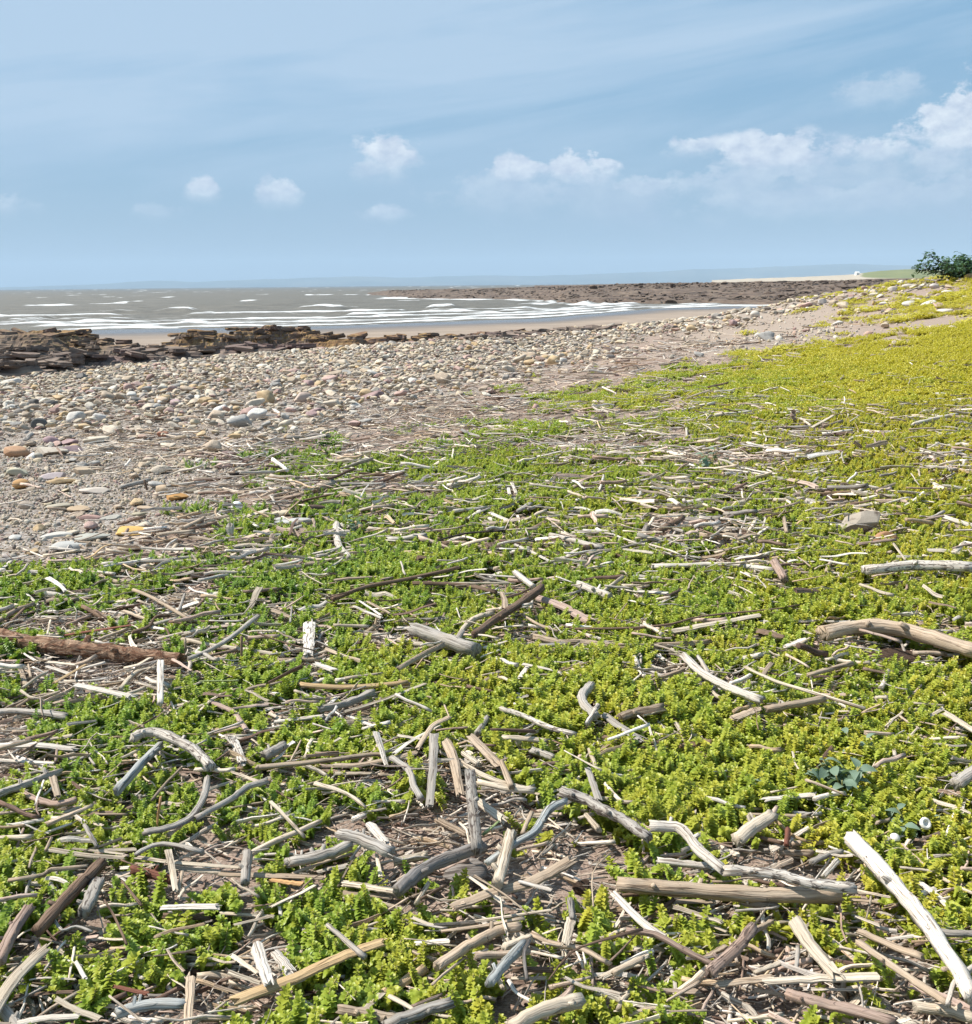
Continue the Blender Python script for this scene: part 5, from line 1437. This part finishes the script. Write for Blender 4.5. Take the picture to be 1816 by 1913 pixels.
def litter(n, y0, y1, l0, l1, dens, power=1):
    x, y = spread(n, y0, y1, .62, .25, power); g_, c_, gr_, s_, b_ = zones(x, y)
    prob = np.clip(s_ * dens * (1 - .75 * sstep(2.5, 6, y) * g_), 0, 1) * (1 - .7 * sstep(4, 7, y) * sstep(.25, .40, x / y)) + np.clip(c_ + gr_, 0, 1) * .05; clump = sstep(.30, .62, fbm(x * 2.6, y * 2.6, 3, 91))
    if y0 == 2.4: prob = prob * np.clip((3.0 / y) ** 2.4, 0, 1) * (1 - .35 * g_)
    kk = rng.random(n) < prob * (.35 + .8 * clump); x, y = x[kk], y[kk]; m = len(x)
    L_ = np.exp(rng.uniform(math.log(l0), math.log(l1), m)); az_ = rng.normal(.15, .75, m) + rng.choice([0, math.pi], m)
    return x, y, L_, az_
parts = [litter(92000, .75, 2.4, .008, .060, 1.3), litter(80000, 2.4, 7.5, .02, .15, 1.25), litter(19000, 5, 12, .05, .26, .7), litter(9000, 12, 27, .12, .55, .8)]
parts.append(litter(15000, .8, 6.5, .035, .075, 1.6)); parts[-1] = (*parts[-1][:2], parts[-1][2] * (rng.random(len(parts[-1][0])) < np.interp(parts[-1][1], [2.5, 6.5], [1, .25])) * np.interp(parts[-1][1], [1.2, 3.5], [1, 2.0]), parts[-1][3])
n_top = len(parts[-1][0]); x, y, L_, a_ = [np.concatenate(v) for v in zip(*parts)]; ontop = np.arange(len(x)) >= len(x) - n_top
okc = (clear_of(x, y, 0.0) | (rng.random(len(x)) < .25)) & (L_ > 0); x, y, L_, a_ = x[okc], y[okc], L_[okc], a_[okc]; ontop = ontop[okc]
n_ = len(x); lay = rng.random(n_) ** 1.8; z = H(x, y) + .003 + lay * np.minimum(.022, .35 * L_) + (rng.random(n_) < .30) * np.minimum(.022, .4 * L_) + ontop * rng.uniform(.008, .026, n_)
rot = np.stack([rng.uniform(0, 6.28, n_), rng.normal(0, .13, n_), a_], 1); thick = rng.uniform(.7, 1.6, n_) * np.interp(y, [2.5, 6, 12], [1, .62, .55])
scl = np.stack([L_, L_ * thick, L_ * thick], 1); idx = rng.integers(0, len(LV), n_)
_, _, dep = project(np.stack([x, y, z], 1)); pxx, pyy, _ = project(np.stack([x, y, z], 1)); score = np.where((pxx > 0) & (pxx < PW) & (pyy < 1913) & (pyy < 1150), L_ / dep * thick, 0)
order = np.argsort(-score); top, rest = order[:120], order[120:]
for i in top:
    me, c = LV[idx[i]]; nm = TINTS[idx[i]]; thinq = idx[i] % 3 == 1
    o = link('twig' if thinq else 'driftwood_stick', me, loc=(x[i], y[i], z[i]), rot=(0, rot[i][1], rot[i][2]), scale=scl[i], cat='twig' if thinq else 'driftwood', color=c)
    TODO.append((o, CNAME[nm] + (' twig' if thinq else ' chip of wood' if idx[i] % 3 == 0 else ' stick'), x[i], y[i], 'smaller driftwood of the strandline'))
scatter('driftwood_litter', np.stack([x, y, z], 1)[rest], rot[rest], scl[rest], idx[rest], LV, 'bleached chips and broken twigs')

# ------------------------------------------------------------------ sea sandwort
SH, ST = [], []
HS = [.016, .021, .026, .031, .037, .018, .042, .023, .028]
for i in range(9):
    g = np.random.default_rng(1500 + i); h = HS[i]
    V, Fc, T, lean = sandwort_shoot(g, h, int(5 + h * 520), .0065 * g.uniform(.9, 1.12))
    SH.append(mesh('leaves', V, Fc, None, True, [M['sandwort']], dict(tip=T)))
    V, Fc, uv = simple_stem(h, lean); ST.append(mesh('stem', V, Fc, uv, True, [M['stem']]))
TF = []           # tufts of several shoots for the middle distance, looser detail
for i in range(6):
    g = np.random.default_rng(1600 + i); V, Fc, T = [], [], []
    for s_ in range(9):
        o_ = g.normal(0, .022, 2); v, f, t, _ = sandwort_shoot(g, g.uniform(.012, .026), 6, .0115, None, o_); b = len(V); V += v; Fc += [[q + b for q in ff] for ff in f]; T += t
    TF.append(mesh('tuft', V, Fc, None, True, [M['sandwort']], dict(tip=T)))
FT = []           # wide low tufts for the far bank
for i in range(5):
    g = np.random.default_rng(1700 + i); V, Fc, T = [], [], []
    for s_ in range(42):
        o_ = g.normal(0, .055, 2); h = g.uniform(.01, .034)
        for k in range(4):
            v, f = small_leaf(.022, .016, k * 1.57 + g.uniform(0, 1.5), g.uniform(-.1, .7), 0); b = len(V)
            V += [p + np.array([o_[0], o_[1], h - (k % 2) * .012]) for p in v]; Fc += [[q + b for q in ff] for ff in f]; T += [.4 + .5 * (k % 2 == 0)] * len(v)
    FT.append(mesh('tuft', V, Fc, None, True, [M['sandwort']], dict(tip=T)))
def grow(n, y0, y1, f0, clump_sc, pad, power=1):
    x, y = spread(n, y0, y1, .62, .3, power); g_, c_, gr_, s_, b_ = zones(x, y)
    cl = fbm(x * clump_sc, y * clump_sc, 3, 66); th = 1 - g_
    kk = (cl > .5 + (th - .55 - .09 * sstep(2.0, 1.3, y)) * .60) & (g_ > .03) & (rng.random(n) < .25 + g_ * .8) & clear_of(x, y, pad); return x[kk], y[kk]
x, y = grow(84000, .72, 2.6, 1, 8, .009)
x2, y2 = grow(84000, 2.6, 5.2, 1, 5, .014)
_, _, dep = project(np.stack([x, y, H(x, y)], 1)); pxx, pyy, _ = project(np.stack([x, y, H(x, y)], 1))
sc_ = rng.uniform(.8, 1.12, len(x)) * (.78 + .44 * fbm(x * 4, y * 4, 2, 12)); idx = rng.integers(0, 9, len(x)); hs = np.array(HS)[idx]
score = np.where((pxx > 5) & (pxx < PW - 5) & (pyy < 1940), sc_ * hs / dep, 0); order = np.argsort(-score); top, rest = order[:290], order[290:]
rotz = rng.uniform(0, 6.28, len(x)); tx_, ty_ = rng.normal(0, .14, len(x)), rng.normal(0, .14, len(x)); z = H(x, y)
for i in top:
    o = link('sandwort_plant', SH[idx[i]], loc=(x[i], y[i], z[i]), rot=(tx_[i] * .7, ty_[i] * .7, rotz[i]), scale=sc_[i], cat='plant')
    link('stem', ST[idx[i]], o)
    TODO.append((o, ('tall ' if hs[i] > .03 else 'low ' if hs[i] < .019 else '') + ('yellow-green' if x[i] > .15 else 'green') + ' sandwort', x[i], y[i], 'sandwort shoots nearest the viewer'))
X_ = np.concatenate([x[rest], x2]); Y_ = np.concatenate([y[rest], y2]); n_ = len(X_); ii = np.concatenate([idx[rest], rng.integers(0, 9, len(x2))])
scatter('sandwort_mat', np.stack([X_, Y_, H(X_, Y_)], 1), np.stack([rng.normal(0, .16, n_), rng.normal(0, .16, n_), rng.uniform(0, 6.28, n_)], 1), (rng.uniform(.85, 1.3, n_)[:, None] * np.ones(3)) * np.concatenate([np.ones(len(rest)), np.full(len(x2), 1.0)])[:, None] * (.65 + .7 * fbm(X_ * 3, Y_ * 3, 2, 13))[:, None], ii, SH, 'fleshy green and yellow-green sandwort mat near the viewer')
x, y = grow(22000, 5.0, 9.5, 1, 4, .0); n_ = len(x)
scatter('sandwort_tufts', np.stack([x, y, H(x, y)], 1), np.stack([rng.normal(0, .1, n_), rng.normal(0, .1, n_), rng.uniform(0, 6.28, n_)], 1), rng.uniform(.9, 1.5, n_)[:, None] * np.ones(3), rng.integers(0, 6, n_), TF, 'sandwort tufts on the middle of the bank')
x, y = grow(26000, 9, 36, 1, 1.6, .0); n_ = len(x)
scatter('far_sandwort', np.stack([x, y, H(x, y)], 1), np.stack([rng.normal(0, .1, n_), rng.normal(0, .1, n_), rng.uniform(0, 6.28, n_)], 1), (rng.uniform(.8, 1.7, n_) * (.6 + .8 * fbm(x * .9, y * .9, 2, 14)))[:, None] * np.ones(3), rng.integers(0, 5, n_), FT, 'yellow-green sandwort covering the far bank')

# ------------------------------------------------------------------ grey-leaved orache, a few broad leaves, and the shrub on the crest
def flat_leaf(Lf, Wd, a, el, base, g, curl=.5):
    d = np.array([math.cos(a), math.sin(a), 0]); s = np.array([-math.sin(a), math.cos(a), 0]); up = np.array([0, 0, 1.0]); V = []
    for t, w in ((0, .08), (.25, .85), (.45, 1.0), (.75, .6), (1, .04)):
        e = el - curl * t; c = np.array(base) + d * Lf * t * math.cos(e) + up * Lf * t * math.sin(e)
        V += [c + s * Wd * w * .5 + up * Wd * w * .13, c, c - s * Wd * w * .5 + up * Wd * w * .13]
    return V, grid_faces(5, 3)
def leafy(name, px, py, ht, nst, nleaf, Lf, mat, lab, cat, spreadm, seed, stemmat='stem'):
    p = ground(px, py)[0]; g = np.random.default_rng(seed); r = link(name, None, loc=p, label=lab, cat=cat); landmark(p[0], p[1], 'the ' + ' '.join(lab.split(' with ')[0].split(' near ')[0].split(' beside ')[0].split(' at left')[0].split(' just ')[0].split(' left of ')[0].split(' at the ')[0].split()[:7]))
    lm = [mesh('leaf', *flat_leaf(1, .52, 0, .35, (0, 0, 0), g, .6), smooth=True, mats=[M[mat]]), mesh('leaf', *flat_leaf(1, .62, 0, .1, (0, 0, 0), g, .9), smooth=True, mats=[M[mat]])]
    for s_ in range(nst):
        a = g.uniform(0, 6.28); out = g.uniform(.2, 1) * spreadm; hh = ht * g.uniform(.6, 1)
        C = np.array([[math.cos(a) * out * t ** 1.3, math.sin(a) * out * t ** 1.3, hh * t] for t in np.linspace(0, 1, 6)]); V, Fc, uv = stick_shape(C, Lf * .07, Lf * .03, 5, .05, wob=.1, jag=0, seed=seed + s_)
        link('stem', mesh('stem', V, Fc, uv, True, [M[stemmat]]), r)
        for k in range(nleaf):
            t = .15 + .85 * (k + .5) / nleaf; b = C[int(t * 5)] * (1 - (t * 5) % 1) + C[min(int(t * 5) + 1, 5)] * ((t * 5) % 1)
            link('leaf', lm[g.integers(2)], r, loc=b, rot=(g.normal(0, .3), g.normal(-.25, .35), g.uniform(0, 6.28)), scale=Lf * g.uniform(.65, 1.1))
leafy('orache_plant', 1575, 1500, .075, 9, 8, .030, 'glaucous', 'large grey-green orache with diamond-shaped leaves spreading over the sandwort', 'plant', .07, 31)
leafy('orache_plant', 1395, 1500, .04, 5, 5, .026, 'glaucous', 'low blue-green orache with few leaves left of the large one', 'plant', .045, 32)
leafy('orache_plant', 1600, 1420, .05, 5, 6, .022, 'glaucous', 'pale dusty orache sprig just behind the large orache', 'plant', .03, 33)
leafy('orache_plant', 1700, 1560, .04, 6, 5, .024, 'glaucous', 'dark blue-green orache near the snail shell', 'plant', .05, 34)
leafy('broad_leaf_weed', 470, 1440, .035, 2, 3, .030, 'sandwort', 'bright green weed with pointed leaves near the curved ringed branch', 'plant', .02, 35)
leafy('broad_leaf_weed', 160, 1530, .035, 2, 3, .028, 'sandwort', 'bright green weed at left above cream splinters', 'plant', .018, 36)
leafy('broad_leaf_weed', 820, 1800, .030, 3, 3, .022, 'sandwort', 'pale green seedling beside the tan round log with a blunt end', 'plant', .02, 37)
leafy('orache_plant', 660, 1002, .09, 4, 6, .035, 'glaucous', 'dusty green orache near the curved bone-white strip', 'plant', .06, 38)
leafy('orache_plant', 1325, 885, .12, 5, 6, .035, 'glaucous', 'blue-green weed at the start of the very white slender pole', 'plant', .06, 39)
# the shrub
d = ray(1795, 523)[0]; k = 21.0 / math.hypot(d[0], d[1]); x, y = d[0] * k, d[1] * k; z = float(H(x, y))
sh = link('shrub', None, loc=(x + .35, y + .2, z), label='dark blue-green leafy shrub growing on the crest of the bank', cat='shrub'); g = np.random.default_rng(77)
Vl, Fl = [], []
for s_ in range(46):
    a = g.uniform(0, 6.28); out = g.uniform(.05, 1.0) ** .7 * 1.15; hh = (.36 * (1 - (out / 1.5) ** 2) * g.uniform(.75, 1.1) + .1)
    if s_ == 0: a, out, hh = math.pi, 1.0, .5
    C = np.array([[math.cos(a) * out * t ** 1.1, math.sin(a) * out * t ** 1.1 * .8, hh * t] for t in np.linspace(0, 1, 6)]); V, Fc, uv = stick_shape(C, .012, .005, 5, .1, wob=.5, jag=0, seed=s_)
    link('branch', mesh('branch', V, Fc, uv, True, [M['twig']]), sh)
    for kq in range(80):
        t = g.uniform(.15, 1) ** (.6); b = C[int(t * 4.99)] * (1 - (t * 4.99) % 1) + C[int(t * 4.99) + 1] * ((t * 4.99) % 1) + g.normal(0, .05, 3)
        v, f = flat_leaf(g.uniform(.07, .11), g.uniform(.045, .07), g.uniform(0, 6.28), g.uniform(-.3, 1.0), b, g); bb = len(Vl); Vl += v; Fl += (f + bb).tolist()
link('foliage', mesh('foliage', Vl, Fl, None, True, [M['shrub']]), sh, kind='stuff')

# ------------------------------------------------------------------ say which one: every unnamed piece is described by the landmark next to it
LX = np.array([[a, b] for a, b, _ in LAND])
def sector(dx, dy):
    if abs(dy) > abs(dx) * 1.6: return 'just beyond' if dy > 0 else 'in front of'
    if abs(dx) > abs(dy) * 1.6: return 'to the right of' if dx > 0 else 'to the left of'
    return ('beyond and right of' if dx > 0 else 'beyond and left of') if dy > 0 else ('in front and right of' if dx > 0 else 'in front and left of')
ORD = [w + 'nearest' for w in ('', 'second ', 'third ', 'fourth ', 'fifth ', 'sixth ', 'seventh ', 'eighth ', 'ninth ', 'tenth ', 'eleventh ', 'twelfth ', 'thirteenth ', 'fourteenth ', 'fifteenth ', 'sixteenth ', 'seventeenth ', 'eighteenth ')]
bins = {}
for (o, what, x, y, grp) in TODO:
    dd = np.hypot(LX[:, 0] - x, LX[:, 1] - y); j = int(np.argmin(dd)); key = (what, sector(x - LX[j, 0], y - LX[j, 1]) + ' ' + LAND[j][2])
    bins.setdefault(key, []).append((dd[j], o)); o['group'] = grp
for (what, rel), L in bins.items():
    L.sort(key=lambda q: q[0])
    for i, (_, o) in enumerate(L):
        lab = what + ' ' + rel + ((', ' + (ORD[i] if i < 18 else 'farther off')) if len(L) > 1 else '')
        if len(lab.split()) > 16: lab = lab.replace('in front and ', '').replace('beyond and ', '')
        if len(lab.split()) > 16: lab = lab.replace(' of wood', '').replace('medium ', '').replace('splintered ', '')
        if len(lab.split()) > 16: lab = lab.replace(' to the left of', ' left of').replace(' to the right of', ' right of').replace(' in front of', ' before')
        if len(lab.split()) > 16: lab = ' '.join(lab.split()[1:])
        o['label'] = ' '.join(lab.split()[:16])
